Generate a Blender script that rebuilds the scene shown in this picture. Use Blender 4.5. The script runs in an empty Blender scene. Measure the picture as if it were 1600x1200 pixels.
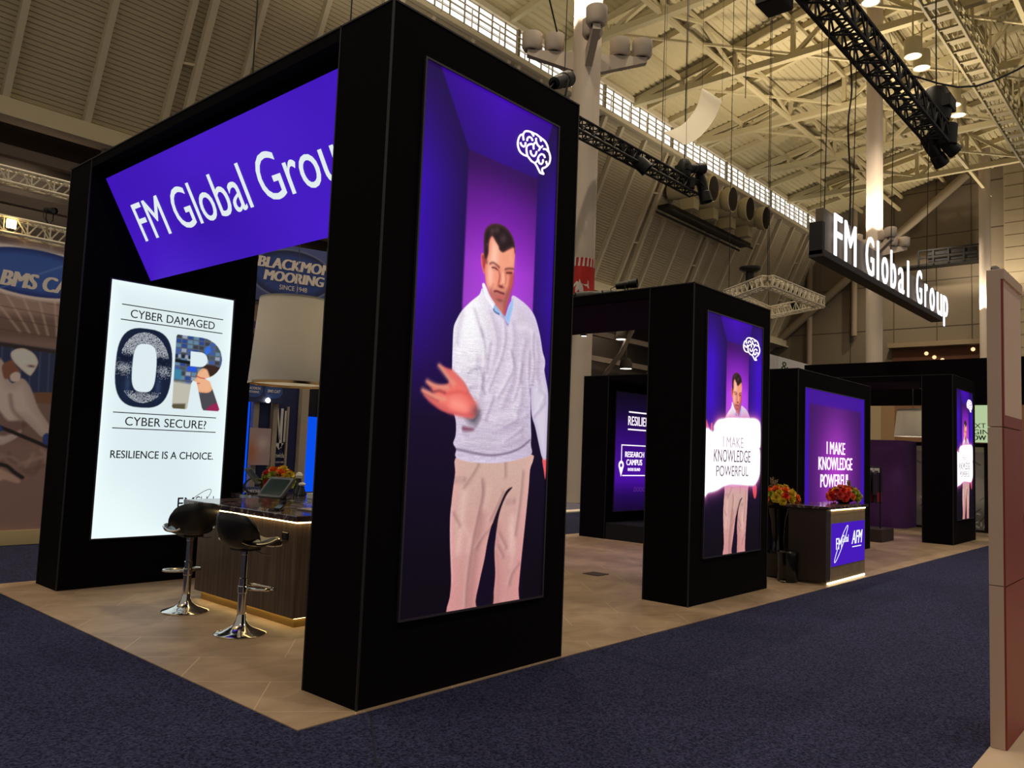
import bpy, math, random
import numpy as np
from mathutils import Vector, Matrix

random.seed(7)
SC = bpy.context.scene
COL = SC.collection
PI = math.pi

# ------------------------------------------------------------------ camera
cam_d = bpy.data.cameras.new('camera')
cam = bpy.data.objects.new('camera', cam_d)
COL.objects.link(cam)
cam_d.sensor_width = 36.0
cam_d.lens = 1247.21 / 1600 * 36.0
cam_d.clip_end = 400
YAW, PITCH, ROLL = 0.7281, 0.0811, -0.0395
CAMPOS = Vector((-3.1023, -3.9098, 1.6))
fw = Vector((math.cos(YAW) * math.cos(PITCH), math.sin(YAW) * math.cos(PITCH), math.sin(PITCH)))
ri = Vector((math.sin(YAW), -math.cos(YAW), 0))
dn = fw.cross(ri)
r2 = math.cos(ROLL) * ri + math.sin(ROLL) * dn
d2 = -math.sin(ROLL) * ri + math.cos(ROLL) * dn
Mx = Matrix((r2, -d2, -fw)).transposed().to_4x4()
Mx.translation = CAMPOS
cam.matrix_world = Mx
SC.camera = cam

# ------------------------------------------------------------------ exposure, world
SC.view_settings.view_transform = 'Standard'
SC.view_settings.look = 'None'
SC.view_settings.exposure = 0.0
SC.view_settings.gamma = 1.0
SC.view_settings.use_curve_mapping = False
W = bpy.data.worlds.new('hall_air')
SC.world = W
W.use_nodes = True
W.node_tree.nodes['Background'].inputs[0].default_value = (1.0, 0.92, 0.8, 1)
W.node_tree.nodes['Background'].inputs[1].default_value = 0.3
SC.cycles.max_bounces = 5
SC.cycles.diffuse_bounces = 3
SC.cycles.glossy_bounces = 3
SC.cycles.sample_clamp_indirect = 4.0

WARM = (1.0, 0.86, 0.66)


def spot(name, loc, target, power, angle=100, blend=0.5, radius=0.25, col=WARM):
    l = bpy.data.lights.new(name, 'SPOT')
    l.energy = power
    l.color = col
    l.spot_size = math.radians(angle)
    l.spot_blend = blend
    l.shadow_soft_size = radius
    o = bpy.data.objects.new(name, l)
    COL.objects.link(o)
    o.location = loc
    d = Vector(target) - Vector(loc)
    o.rotation_euler = d.to_track_quat('-Z', 'Y').to_euler()
    return o


# hall downlights: two rows along the catwalks
for i, X in enumerate((-9, 0, 9, 18, 27, 36, 43.5, 51.5, 60, 70)):
    spot('downlight_or_fill_beam', (X, 8.2, 23.8), (X, 8.2, 0), 2600, 120, 0.7)
for X in (-8, 4, 16, 30, 46):
    spot('downlight_or_fill_beam', (X, -9.0, 23.8), (X, -9.0, 0), 2600, 120, 0.7)
for X in (40, 54, 68, 76):
    spot('downlight_or_fill_beam', (X, 17.0, 24.5), (X, 17.0, 0), 3000, 140, 0.7)  # added fill row without fixtures, brightens the end wall
for X in (-4, 8, 20, 32, 52):
    spot('aisle_beam_light', (X, 34.0, 14.6), (X, 34.6, 0), 900, 150, 0.6)
# uplights of the three columns plus an unseen fourth set, washing shaft and roof
COLX = (17.4, 46.9, 77.5)
for X in COLX + (-12.0,):
    for dx, dy in ((-1.0, -1.0), (1.0, -1.0), (-1.0, 1.0), (1.0, 1.0)):
        if X > 70 and dx > 0:
            continue
        spot('uplight_beam', (X + dx * 0.78, 11.6 + dy * 0.78, 15.5), (X + dx * 1.6, 11.6 + dy * 1.6, 30), 2600, 140, 0.6)
        spot('uplight_beam', (X + dx * 1.31, 11.6 + dy * 1.31, 15.5), (X + dx * 4.0, 11.6 + dy * 4.0, 30), 650, 130, 0.6)


# ------------------------------------------------------------------ colour and materials
def lin(c):
    c = c / 255.0
    return c / 12.92 if c <= 0.04045 else ((c + 0.055) / 1.055) ** 2.4


def L3(rgb):
    return tuple(lin(v) for v in rgb)


MATS = {}


def mat(name, rgb, rough=0.6, metal=0.0, spec=0.5, noise=None, bump=None, coat=0.0):
    """rgb in sRGB 0..255; noise = (scale, amount); bump = (scale, strength, distance)."""
    m = bpy.data.materials.new(name)
    m.use_nodes = True
    nt = m.node_tree
    b = nt.nodes['Principled BSDF']
    c = L3(rgb)
    b.inputs['Base Color'].default_value = (*c, 1)
    b.inputs['Roughness'].default_value = rough
    b.inputs['Metallic'].default_value = metal
    b.inputs['Specular IOR Level'].default_value = spec
    if coat:
        b.inputs['Coat Weight'].default_value = coat
    tc = None
    if noise or bump:
        tc = nt.nodes.new('ShaderNodeTexCoord')
    if noise:
        n = nt.nodes.new('ShaderNodeTexNoise')
        n.inputs['Scale'].default_value = noise[0]
        n.inputs['Detail'].default_value = 4
        nt.links.new(tc.outputs['Object'], n.inputs['Vector'])
        r = nt.nodes.new('ShaderNodeValToRGB')
        a = noise[1]
        r.color_ramp.elements[0].position = 0.3
        r.color_ramp.elements[1].position = 0.7
        r.color_ramp.elements[0].color = (*[v * (1 - a) for v in c], 1)
        r.color_ramp.elements[1].color = (*[min(1, v * (1 + a)) for v in c], 1)
        nt.links.new(n.outputs['Fac'], r.inputs['Fac'])
        nt.links.new(r.outputs['Color'], b.inputs['Base Color'])
    if bump:
        n = nt.nodes.new('ShaderNodeTexNoise')
        n.inputs['Scale'].default_value = bump[0]
        nt.links.new(tc.outputs['Object'], n.inputs['Vector'])
        bp = nt.nodes.new('ShaderNodeBump')
        bp.inputs['Strength'].default_value = bump[1]
        bp.inputs['Distance'].default_value = bump[2]
        nt.links.new(n.outputs['Fac'], bp.inputs['Height'])
        nt.links.new(bp.outputs['Normal'], b.inputs['Normal'])
    MATS[name] = m
    return m


def emat(name, rgb, strength=1.0, sampling='AUTO'):
    m = bpy.data.materials.new(name)
    m.use_nodes = True
    nt = m.node_tree
    nt.nodes.clear()
    o = nt.nodes.new('ShaderNodeOutputMaterial')
    e = nt.nodes.new('ShaderNodeEmission')
    e.inputs[0].default_value = (*L3(rgb), 1)
    e.inputs[1].default_value = strength
    nt.links.new(e.outputs[0], o.inputs[0])
    m.cycles.emission_sampling = sampling
    return m


def print_mat(name, emission=0.0):
    """a printed or backlit picture: the colour comes from the picture's own dots (colour attribute)."""
    m = bpy.data.materials.new(name)
    m.use_nodes = True
    nt = m.node_tree
    b = nt.nodes['Principled BSDF']
    a = nt.nodes.new('ShaderNodeAttribute')
    a.attribute_name = 'ink'
    b.inputs['Roughness'].default_value = 0.7
    if emission:
        b.inputs['Base Color'].default_value = (0.004, 0.004, 0.004, 1)
        b.inputs['Specular IOR Level'].default_value = 0.15
        nt.links.new(a.outputs['Color'], b.inputs['Emission Color'])
        b.inputs['Emission Strength'].default_value = emission
    else:
        nt.links.new(a.outputs['Color'], b.inputs['Base Color'])
    m.cycles.emission_sampling = 'NONE'
    return m


FABRIC = mat('black_fabric', (9, 6, 8), 0.95, spec=0.08)
TRIM = mat('black_trim', (30, 27, 29), 0.5, spec=0.4)
BLACKMETAL = mat('black_metal', (14, 12, 13), 0.5, 0.3)
BLACKGLOSS = mat('black_gloss', (10, 9, 10), 0.18, 0.0, 0.6)
LEATHER = mat('black_leather', (16, 14, 14), 0.38, 0, 0.5, bump=(90, 0.15, 0.004))
CHROME = mat('chrome', (215, 212, 205), 0.12, 1.0)
STEEL = mat('brushed_steel', (150, 145, 138), 0.3, 1.0)
WALLP = mat('painted_deck', (186, 172, 142), 0.75, noise=(0.25, 0.06))
ROOFP = mat('painted_roof_steel', (190, 176, 136), 0.7)
RIBP = mat('painted_rib', (206, 194, 166), 0.65)
COLP = mat('painted_column', (192, 176, 160), 0.6)
ENDP = mat('end_wall_panel', (128, 114, 94), 0.85, noise=(0.12, 0.08))
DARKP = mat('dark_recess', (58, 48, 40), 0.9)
WHITEP = mat('white_paint', (225, 220, 212), 0.6)
CREAM = mat('cream_laminate', (186, 160, 140), 0.6)
REDLAM = mat('red_laminate', (128, 40, 30), 0.5, noise=(3, 0.06))
PURPLEP = mat('purple_wall_cloth', (84, 38, 108), 0.85)
TRUSSW = mat('white_truss_metal', (226, 214, 190), 0.45, 0.2)
LEDWARM = emat('warm_led', (255, 226, 160), 3.0)
LAMPGLOW = emat('lamp_glow', (255, 244, 224), 6.0, 'NONE')
SKYPANE = emat('daylight_pane', (255, 250, 238), 1.5, 'NONE')
WHITEGLOW = emat('white_sign_glow', (255, 250, 255), 2.2)
GREYINK = mat('dark_grey_ink', (62, 66, 74), 0.8)

# ------------------------------------------------------------------ object helpers
OFF = {}


def tag(o, label=None, cat=None, group=None, kind=None):
    if label:
        o['label'] = label
    if cat:
        o['category'] = cat
    if group:
        o['group'] = group
    if kind:
        o['kind'] = kind
    return o


def thing(name, label, cat, loc, group=None, kind=None):
    o = bpy.data.objects.new(name, None)
    COL.objects.link(o)
    o.location = loc
    o.empty_display_size = 0.1
    OFF[o] = Vector(loc)
    return tag(o, label, cat, group, kind)


def root_off(parent):
    while parent.parent:
        parent = parent.parent
    return OFF.get(parent, Vector((0, 0, 0)))


def link_mesh(name, me, parent=None, loc=None):
    """me has world coordinates; it is moved to its thing's base."""
    o = bpy.data.objects.new(name, me)
    COL.objects.link(o)
    if parent is not None:
        off = root_off(parent)
        o.parent = parent
    else:
        off = Vector(loc) if loc is not None else Vector((0, 0, 0))
        o.location = off
        OFF[o] = off
    if off.length:
        me.transform(Matrix.Translation(-off))
    return o


def copy_tree(o, parent=None):
    c = o.copy()
    COL.objects.link(c)
    if parent is not None:
        c.parent = parent
    for ch in list(o.children):
        copy_tree(ch, c)
    return c


class MB:
    def __init__(self):
        self.v = []
        self.f = []

    def raw(self, v, f):
        n = len(self.v)
        self.v += [tuple(p) for p in v]
        self.f += [tuple(i + n for i in q) for q in f]
        return self

    def box(self, x0, x1, y0, y1, z0, z1, bev=0.0):
        if bev:
            b = bev
            V, F = [], []
            c = ((x0 + x1) / 2, (y0 + y1) / 2, (z0 + z1) / 2)
            h = (abs(x1 - x0) / 2, abs(y1 - y0) / 2, abs(z1 - z0) / 2)
            idx = {}
            for sx in (-1, 1):
                for sy in (-1, 1):
                    for sz in (-1, 1):
                        for ax in range(3):
                            s = (sx, sy, sz)
                            p = [c[k] + s[k] * (h[k] - (b if k != ax else 0)) for k in range(3)]
                            idx[(sx, sy, sz, ax)] = len(V)
                            V.append(p)
            for ax in range(3):
                o1, o2 = (ax + 1) % 3, (ax + 2) % 3
                for s in (-1, 1):
                    q = []
                    for a, d in ((-1, -1), (1, -1), (1, 1), (-1, 1)):
                        t = [0, 0, 0]
                        t[ax] = s
                        t[o1] = a
                        t[o2] = d
                        q.append(idx[(*t, ax)])
                    F.append(q if s > 0 else q[::-1])
            for ax in range(3):
                o1, o2 = (ax + 1) % 3, (ax + 2) % 3
                for a in (-1, 1):
                    for d in (-1, 1):
                        q = []
                        for s, k in ((-1, o1), (1, o1), (1, o2), (-1, o2)):
                            t = [0, 0, 0]
                            t[ax] = s
                            t[o1] = a
                            t[o2] = d
                            q.append(idx[(*t, k)])
                        F.append(q if a * d > 0 else q[::-1])
            for sx in (-1, 1):
                for sy in (-1, 1):
                    for sz in (-1, 1):
                        q = [idx[(sx, sy, sz, k)] for k in range(3)]
                        F.append(q if sx * sy * sz > 0 else q[::-1])
            return self.raw(V, F)
        V = [(x0, y0, z0), (x1, y0, z0), (x1, y1, z0), (x0, y1, z0), (x0, y0, z1), (x1, y0, z1), (x1, y1, z1), (x0, y1, z1)]
        return self.raw(V, [(0, 3, 2, 1), (4, 5, 6, 7), (0, 1, 5, 4), (1, 2, 6, 5), (2, 3, 7, 6), (3, 0, 4, 7)])

    def bar(self, p, q, w, h=None):
        p, q = Vector(p), Vector(q)
        h = h or w
        d = (q - p).normalized()
        up = Vector((0, 0, 1)) if abs(d.z) < 0.95 else Vector((1, 0, 0))
        a = d.cross(up).normalized() * w / 2
        b = a.cross(d).normalized() * h / 2
        V = []
        for c in (p, q):
            V += [c - a - b, c + a - b, c + a + b, c - a + b]
        return self.raw(V, [(0, 1, 2, 3), (7, 6, 5, 4), (0, 4, 5, 1), (1, 5, 6, 2), (2, 6, 7, 3), (3, 7, 4, 0)])

    def tube(self, path, r, n=8, closed=False):
        P = [Vector(p) for p in path]
        m = len(P)
        R = r if isinstance(r, (list, tuple)) else [r] * m
        ref = None
        V = []
        for i in range(m):
            if closed:
                d = P[(i + 1) % m] - P[i - 1]
            else:
                d = P[min(i + 1, m - 1)] - P[max(i - 1, 0)]
            d.normalize()
            if ref is None:
                ref = Vector((0, 0, 1)) if abs(d.z) < 0.9 else Vector((1, 0, 0))
            a = (ref - d * ref.dot(d)).normalized()
            ref = a
            b = d.cross(a)
            for k in range(n):
                t = 2 * PI * k / n
                V.append(P[i] + (a * math.cos(t) + b * math.sin(t)) * R[i])
        F = []
        for i in range(m if closed else m - 1):
            j = (i + 1) % m
            for k in range(n):
                l = (k + 1) % n
                F.append((i * n + k, i * n + l, j * n + l, j * n + k))
        if not closed:
            F.append(tuple(range(n))[::-1])
            F.append(tuple((m - 1) * n + k for k in range(n)))
        return self.raw(V, F)

    def lathe(self, prof, c, n=32, axis=(0, 0, 1), cap=True):
        ax = Vector(axis).normalized()
        up = Vector((0, 0, 1)) if abs(ax.z) < 0.9 else Vector((1, 0, 0))
        a = ax.cross(up).normalized()
        b = ax.cross(a)
        c = Vector(c)
        V = []
        for r, z in prof:
            for k in range(n):
                t = 2 * PI * k / n
                V.append(c + ax * z + (a * math.cos(t) + b * math.sin(t)) * r)
        F = []
        for i in range(len(prof) - 1):
            for k in range(n):
                l = (k + 1) % n
                F.append((i * n + k, (i + 1) * n + k, (i + 1) * n + l, i * n + l))
        if cap:
            F.append(tuple(range(n)))
            F.append(tuple((len(prof) - 1) * n + k for k in range(n))[::-1])
        return self.raw(V, F)

    def prism(self, pts, O, ux, uy, depth):
        """pts outline in the (ux,uy) plane, thickened by the vector depth."""
        O, ux, uy, dv = Vector(O), Vector(ux), Vector(uy), Vector(depth)
        n = len(pts)
        A = [O + ux * p[0] + uy * p[1] for p in pts]
        V = A + [p + dv for p in A]
        F = [tuple(range(n)), tuple(range(2 * n - 1, n - 1, -1))]
        for i in range(n):
            j = (i + 1) % n
            F.append((i, i + n, j + n, j))
        return self.raw(V, F)

    def build(self, name, m, parent=None, loc=None, smooth=35):
        me = bpy.data.meshes.new(name)
        me.from_pydata([tuple(p) for p in self.v], [], self.f)
        me.update()
        if m is not None:
            me.materials.append(m)
        if smooth:
            me.polygons.foreach_set('use_smooth', [True] * len(me.polygons))
            me.set_sharp_from_angle(angle=math.radians(smooth))
        # faces outward
        import bmesh
        bm = bmesh.new()
        bm.from_mesh(me)
        bmesh.ops.recalc_face_normals(bm, faces=bm.faces)
        bm.to_mesh(me)
        bm.free()
        return link_mesh(name, me, parent, loc)


def boxpart(name, m, parent, x0, x1, y0, y1, z0, z1, bev=0.0):
    return MB().box(x0, x1, y0, y1, z0, z1, bev).build(name, m, parent, smooth=0 if not bev else 35)


def text_mesh(s, bold=0.0, shear=0.0, spacing=1.0, depth=0.0):
    cu = bpy.data.curves.new('lettering', 'FONT')
    cu.body = s
    cu.offset = bold
    cu.shear = shear
    cu.space_character = spacing
    cu.resolution_u = 4
    cu.align_x = 'LEFT'
    cu.extrude = depth
    o = bpy.data.objects.new('lettering', cu)
    me = bpy.data.meshes.new_from_object(o)
    bpy.data.objects.remove(o)
    bpy.data.curves.remove(cu)
    return me


def text(name, s, m, parent, O, ux, uy, w, h, thick=0.003, bold=0.0, shear=0.0, spacing=1.0, loc=None, fat=0.0):
    """letters fitted into the w x h box whose lower left corner is O in the plane (ux, uy)."""
    ux, uy, O = Vector(ux).normalized(), Vector(uy).normalized(), Vector(O)
    nz = ux.cross(uy)
    me = text_mesh(s, bold, shear, spacing, 0.5)
    n = len(me.vertices)
    co = np.empty(n * 3)
    me.vertices.foreach_get('co', co)
    co = co.reshape(-1, 3)
    mn, mx = co.min(0), co.max(0)
    q = np.empty_like(co)
    a = (co[:, 0] - mn[0]) / max(1e-6, mx[0] - mn[0]) * w
    b = (co[:, 1] - mn[1]) / max(1e-6, mx[1] - mn[1]) * h
    c = (co[:, 2] + 0.5) * thick
    for k in range(3):
        q[:, k] = O[k] + a * ux[k] + b * uy[k] + c * nz[k]
    if fat:
        # heavier strokes: the same letters printed again a hair to each side
        fs = [tuple(pp.vertices) for pp in me.polygons]
        bpy.data.meshes.remove(me)
        VV, FF = [], []
        for k_ in (-1.0, -0.33, 0.33, 1.0):
            b0 = len(VV)
            VV += [tuple(v + np.array(ux) * (fat * h * k_) + np.array(nz) * (math.copysign(0.0007, thick) * len(FF) / max(1, len(fs)))) for v in q]
            FF += [tuple(i_ + b0 for i_ in f_) for f_ in fs]
        me = bpy.data.meshes.new(name)
        me.from_pydata(VV, [], FF)
    else:
        me.vertices.foreach_set('co', q.ravel())
    me.update()
    me.materials.clear()
    me.materials.append(m)
    for p in me.polygons:
        p.material_index = 0
    me.name = name
    return link_mesh(name, me, parent, loc)


def smooth_pts(pts, k=6, closed=True):
    """Catmull-Rom through pts."""
    P = [np.array(p, float) for p in pts]
    n = len(P)
    out = []
    for i in range(n if closed else n - 1):
        if closed:
            a, b, c, d = P[i - 1], P[i], P[(i + 1) % n], P[(i + 2) % n]
        else:
            a, b, c, d = P[max(i - 1, 0)], P[i], P[i + 1], P[min(i + 2, n - 1)]
        for j in range(k):
            t = j / k
            out.append(0.5 * (2 * b + (c - a) * t + (2 * a - 5 * b + 4 * c - d) * t * t + (3 * b - a - 3 * c + d) * t ** 3))
    if not closed:
        out.append(P[-1])
    return [tuple(p) for p in out]


# ------------------------------------------------------------------ printed pictures, dot by dot
class Picture:
    """a print w x h metres with nx x ny dots; painted with flat shapes in metres from its lower left corner."""

    def __init__(self, w, h, nx, ny, base=(0, 0, 0)):
        self.w, self.h, self.nx, self.ny = w, h, nx, ny
        self.x, self.z = np.meshgrid(np.linspace(0, w, nx), np.linspace(0, h, ny))
        self.c = np.zeros((ny, nx, 3))
        self.c[:] = np.array(base) / 255.0

    def blend(self, a, rgb):
        col = np.asarray(rgb, float)
        if col.ndim == 1:
            col = col[None, None, :]
        self.c = self.c * (1 - a[..., None]) + col / 255.0 * a[..., None]

    def sub(self, pts, pad):
        P = np.array(pts)
        dx, dz = self.w / (self.nx - 1), self.h / (self.ny - 1)
        i0 = int(max(0, (P[:, 0].min() - pad) / dx))
        i1 = int(min(self.nx, (P[:, 0].max() + pad) / dx + 2))
        j0 = int(max(0, (P[:, 1].min() - pad) / dz))
        j1 = int(min(self.ny, (P[:, 1].max() + pad) / dz + 2))
        return slice(j0, max(j1, j0)), slice(i0, max(i1, i0))

    def dist(self, pts, sl, closed=True):
        X, Z = self.x[sl], self.z[sl]
        d = np.full(X.shape, 1e9)
        ins = np.zeros(X.shape, bool)
        n = len(pts)
        for i in range(n if closed else n - 1):
            ax, az = pts[i]
            bx, bz = pts[(i + 1) % n]
            ex, ez = bx - ax, bz - az
            L = ex * ex + ez * ez + 1e-12
            t = np.clip(((X - ax) * ex + (Z - az) * ez) / L, 0, 1)
            d = np.minimum(d, (X - ax - t * ex) ** 2 + (Z - az - t * ez) ** 2)
            if closed and abs(ez) > 1e-9:
                cr = ((az > Z) != (bz > Z)) & (X < ex * (Z - az) / ez + ax)
                ins ^= cr
        d = np.sqrt(d)
        return np.where(ins, -d, d) if closed else d

    def poly(self, pts, rgb, soft=0.004, alpha=1.0, smooth=True, inner=None):
        """inner=(rgb, depth): colour reached at that distance inside the outline."""
        if smooth:
            pts = smooth_pts(pts, 4)
        sl = self.sub(pts, soft * 2 + 0.01)
        d = self.dist(pts, sl)
        a = np.clip(0.5 - d / (2 * soft), 0, 1) * alpha
        col = np.zeros(d.shape + (3,)) + np.array(rgb, float)
        if inner:
            t = np.clip(-d / inner[1], 0, 1)[..., None]
            col = col * (1 - t) + np.array(inner[0], float) * t
        self.c[sl] = self.c[sl] * (1 - a[..., None]) + col / 255.0 * a[..., None]

    def stroke(self, pts, width, rgb, alpha=1.0, soft=None, taper=False):
        soft = soft or width * 0.6
        pts = smooth_pts(pts, 4, False)
        sl = self.sub(pts, width + soft * 2)
        d = self.dist(pts, sl, False)
        a = np.clip((width / 2 + soft - d) / (2 * soft), 0, 1)
        a = a * a * (3 - 2 * a) * alpha
        self.c[sl] = self.c[sl] * (1 - a[..., None]) + np.array(rgb, float) / 255.0 * a[..., None]

    def blob(self, cx, cz, rx, rz, rgb, alpha=1.0, rot=0.0, power=1.0):
        X, Z = self.x - cx, self.z - cz
        c, s = math.cos(rot), math.sin(rot)
        u = (X * c + Z * s) / rx
        v = (-X * s + Z * c) / rz
        a = np.exp(-(u * u + v * v) ** power) * alpha
        self.blend(a, rgb)

    def grain(self, amount, seed=1, mask=None, sx=1, sz=1):
        r = np.random.RandomState(seed)
        g = r.randn(self.ny // sz + 2, self.nx // sx + 2)
        g = np.repeat(np.repeat(g, sz, 0), sx, 1)[:self.ny, :self.nx]
        if mask is not None:
            g = g * mask
        self.c = np.clip(self.c * (1 + amount * g[..., None]), 0, 1)

    def build(self, name, m, parent, O, ux, uy, loc=None, keep=None):
        O, ux, uy = np.array(O, float), np.array(ux, float), np.array(uy, float)
        P = O + self.x[..., None] * ux + self.z[..., None] * uy
        nx, ny = self.nx, self.ny
        idx = np.arange(nx * ny).reshape(ny, nx)
        F = np.stack([idx[:-1, :-1], idx[:-1, 1:], idx[1:, 1:], idx[1:, :-1]], -1)
        if keep is not None:
            F = F[keep[:-1, :-1]]
        F = F.reshape(-1, 4)
        me = bpy.data.meshes.new(name)
        me.vertices.add(nx * ny)
        me.vertices.foreach_set('co', P.ravel())
        me.loops.add(len(F) * 4)
        me.loops.foreach_set('vertex_index', F.ravel())
        me.polygons.add(len(F))
        me.polygons.foreach_set('loop_start', np.arange(len(F)) * 4)
        me.update(calc_edges=True)
        col = np.clip(self.c, 0, None)
        colL = np.where(col <= 0.04045, col / 12.92, ((col + 0.055) / 1.055) ** 2.4)
        at = me.color_attributes.new('ink', 'FLOAT_COLOR', 'POINT')
        rgba = np.ones((nx * ny, 4))
        rgba[:, :3] = colL.reshape(-1, 3)
        at.data.foreach_set('color', rgba.ravel())
        me.materials.append(m)
        return link_mesh(name, me, parent, loc)

# ================================================================== THE SETTING
def struct(o):
    o['kind'] = 'structure'
    return o


# blue carpet of the hall
def carpet_mat():
    m = mat('blue_carpet', (45, 44, 76), 0.95, spec=0.1)
    nt = m.node_tree
    b = nt.nodes['Principled BSDF']
    tc = nt.nodes.new('ShaderNodeTexCoord')
    n1 = nt.nodes.new('ShaderNodeTexNoise')
    n1.inputs['Scale'].default_value = 55
    n1.inputs['Detail'].default_value = 3
    n1.inputs['Roughness'].default_value = 0.8
    n2 = nt.nodes.new('ShaderNodeTexNoise')
    n2.inputs['Scale'].default_value = 1.3
    for n in (n1, n2):
        nt.links.new(tc.outputs['Object'], n.inputs['Vector'])
    r = nt.nodes.new('ShaderNodeValToRGB')
    r.color_ramp.elements[0].position = 0.38
    r.color_ramp.elements[1].position = 0.64
    r.color_ramp.elements[0].color = (*L3((18, 20, 38)), 1)
    r.color_ramp.elements[1].color = (*L3((70, 72, 106)), 1)
    nt.links.new(n1.outputs['Fac'], r.inputs['Fac'])
    mx = nt.nodes.new('ShaderNodeMix')
    mx.data_type = 'RGBA'
    mx.blend_type = 'MULTIPLY'
    mx.inputs[0].default_value = 0.25
    nt.links.new(r.outputs['Color'], mx.inputs[6])
    nt.links.new(n2.outputs['Fac'], mx.inputs[7])
    nt.links.new(mx.outputs[2], b.inputs['Base Color'])
    bp = nt.nodes.new('ShaderNodeBump')
    bp.inputs['Strength'].default_value = 0.8
    bp.inputs['Distance'].default_value = 0.012
    nt.links.new(n1.outputs['Fac'], bp.inputs['Height'])
    nt.links.new(bp.outputs['Normal'], b.inputs['Normal'])
    return m


def travertine_mat():
    m = mat('beige_vinyl', (196, 168, 138), 0.5, spec=0.35)
    nt = m.node_tree
    b = nt.nodes['Principled BSDF']
    tc = nt.nodes.new('ShaderNodeTexCoord')
    mp = nt.nodes.new('ShaderNodeMapping')
    mp.inputs['Rotation'].default_value = (0, 0, 0.6)
    mp.inputs['Scale'].default_value = (1.0, 1.7, 1)
    nt.links.new(tc.outputs['Object'], mp.inputs['Vector'])
    n = nt.nodes.new('ShaderNodeTexNoise')
    n.inputs['Scale'].default_value = 1.6
    n.inputs['Detail'].default_value = 7
    n.inputs['Roughness'].default_value = 0.62
    n.inputs['Distortion'].default_value = 0.7
    nt.links.new(mp.outputs[0], n.inputs['Vector'])
    r = nt.nodes.new('ShaderNodeValToRGB')
    r.color_ramp.elements[0].position = 0.3
    r.color_ramp.elements[1].position = 0.72
    r.color_ramp.elements[0].color = (*L3((142, 118, 92)), 1)
    r.color_ramp.elements[1].color = (*L3((180, 154, 126)), 1)
    nt.links.new(n.outputs['Fac'], r.inputs['Fac'])
    # narrow pale joints on the diagonal
    m2 = nt.nodes.new('ShaderNodeMapping')
    m2.inputs['Rotation'].default_value = (0, 0, 0.72)
    nt.links.new(tc.outputs['Object'], m2.inputs['Vector'])
    br = nt.nodes.new('ShaderNodeTexBrick')
    br.inputs['Scale'].default_value = 1.0
    br.inputs['Brick Width'].default_value = 1.2
    br.inputs['Row Height'].default_value = 0.6
    br.inputs['Mortar Size'].default_value = 0.004
    nt.links.new(m2.outputs[0], br.inputs['Vector'])
    mx = nt.nodes.new('ShaderNodeMix')
    mx.data_type = 'RGBA'
    nt.links.new(br.outputs['Fac'], mx.inputs[0])
    nt.links.new(r.outputs['Color'], mx.inputs[6])
    mx.inputs[7].default_value = (*L3((196, 168, 138)), 1)
    nt.links.new(mx.outputs[2], b.inputs['Base Color'])
    return m


CARPET = carpet_mat()
BEIGE = travertine_mat()
fl = struct(MB().box(-14, 81, -16, 37, -0.4, -0.006).build('floor', CARPET, smooth=0))
tag(fl, 'dark blue speckled carpet of the exhibition hall', 'floor')
bf = MB().prism([(-0.43, -0.035), (2.2, -0.025), (20.5, -0.32), (20.5, 5.6), (-0.43, 5.6)], (0, 0, -0.012), (1, 0, 0), (0, 1, 0), (0, 0, 0.012))
bf = struct(bf.build('floor_booth', BEIGE, smooth=0))
tag(bf, 'beige stone look flooring laid under the black arches', 'floor')
nf = MB().prism([(0.9, -2.875), (0.9, -9), (9, -9), (9, -2.83)], (0, 0, -0.012), (1, 0, 0), (0, 1, 0), (0, 0, 0.012)).build('floor_neighbour', mat('sand_carpet', (190, 166, 140), 0.9), smooth=0)
tag(struct(nf), 'sand coloured flooring under the cream and red tower', 'floor')
# cut seam in the carpet in front of the booth
sm = MB()
sp = [(0.06, -0.06), (-0.3, -0.55), (-0.62, -1.0), (-0.95, -1.52), (-1.2, -1.9)]
for a, b in zip(sp[:-1], sp[1:]):
    sm.bar((a[0], a[1], -0.004), (b[0], b[1], -0.004), 0.008, 0.006)
struct(sm.build('trim_1', mat('carpet_seam', (20, 19, 34), 0.9), smooth=0))
MATS['trim_1'] = None

# ---- overhanging wall of ribbed deck between springing beam and clerestory
X0, X1 = -14.0, 81.0
SPY, SPZ = 32.0, 14.4
CLY, CLZ, CLT = 27.3, 24.9, 26.8


def ribbed(P0, P1, pitch, depth, n_hint=None, flat=0.62):
    """deck from P0=(y,z) to P1, flutes along X, ribs standing off the face."""
    a, b = np.array(P0), np.array(P1)
    L = np.linalg.norm(b - a)
    t = (b - a) / L
    nrm = np.array([-t[1], t[0]])
    if nrm[0] > 0:
        nrm = -nrm
    n = int(L / pitch)
    pr = []
    for i in range(n):
        s = L * i / n
        p = L / n
        for q, h in ((0.0, 0), (flat * p, 0), (flat * p + 0.06 * p, -depth), (p * 0.94, -depth)):
            pr.append(a + t * (s + q) + nrm * h)
    pr.append(b)
    V, F = [], []
    for y, z in pr:
        V += [(X0, y, z), (X1, y, z)]
    for i in range(len(pr) - 1):
        F.append((2 * i, 2 * i + 1, 2 * i + 3, 2 * i + 2))
    return V, F


V, F = ribbed((SPY, SPZ), (CLY, CLZ), 0.2, 0.055, flat=0.76)
wl = struct(MB().raw(V, F).build('wall_left', WALLP, smooth=0))
tag(wl, 'overhanging cream wall of ribbed metal deck below the clerestory', 'wall')
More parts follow.
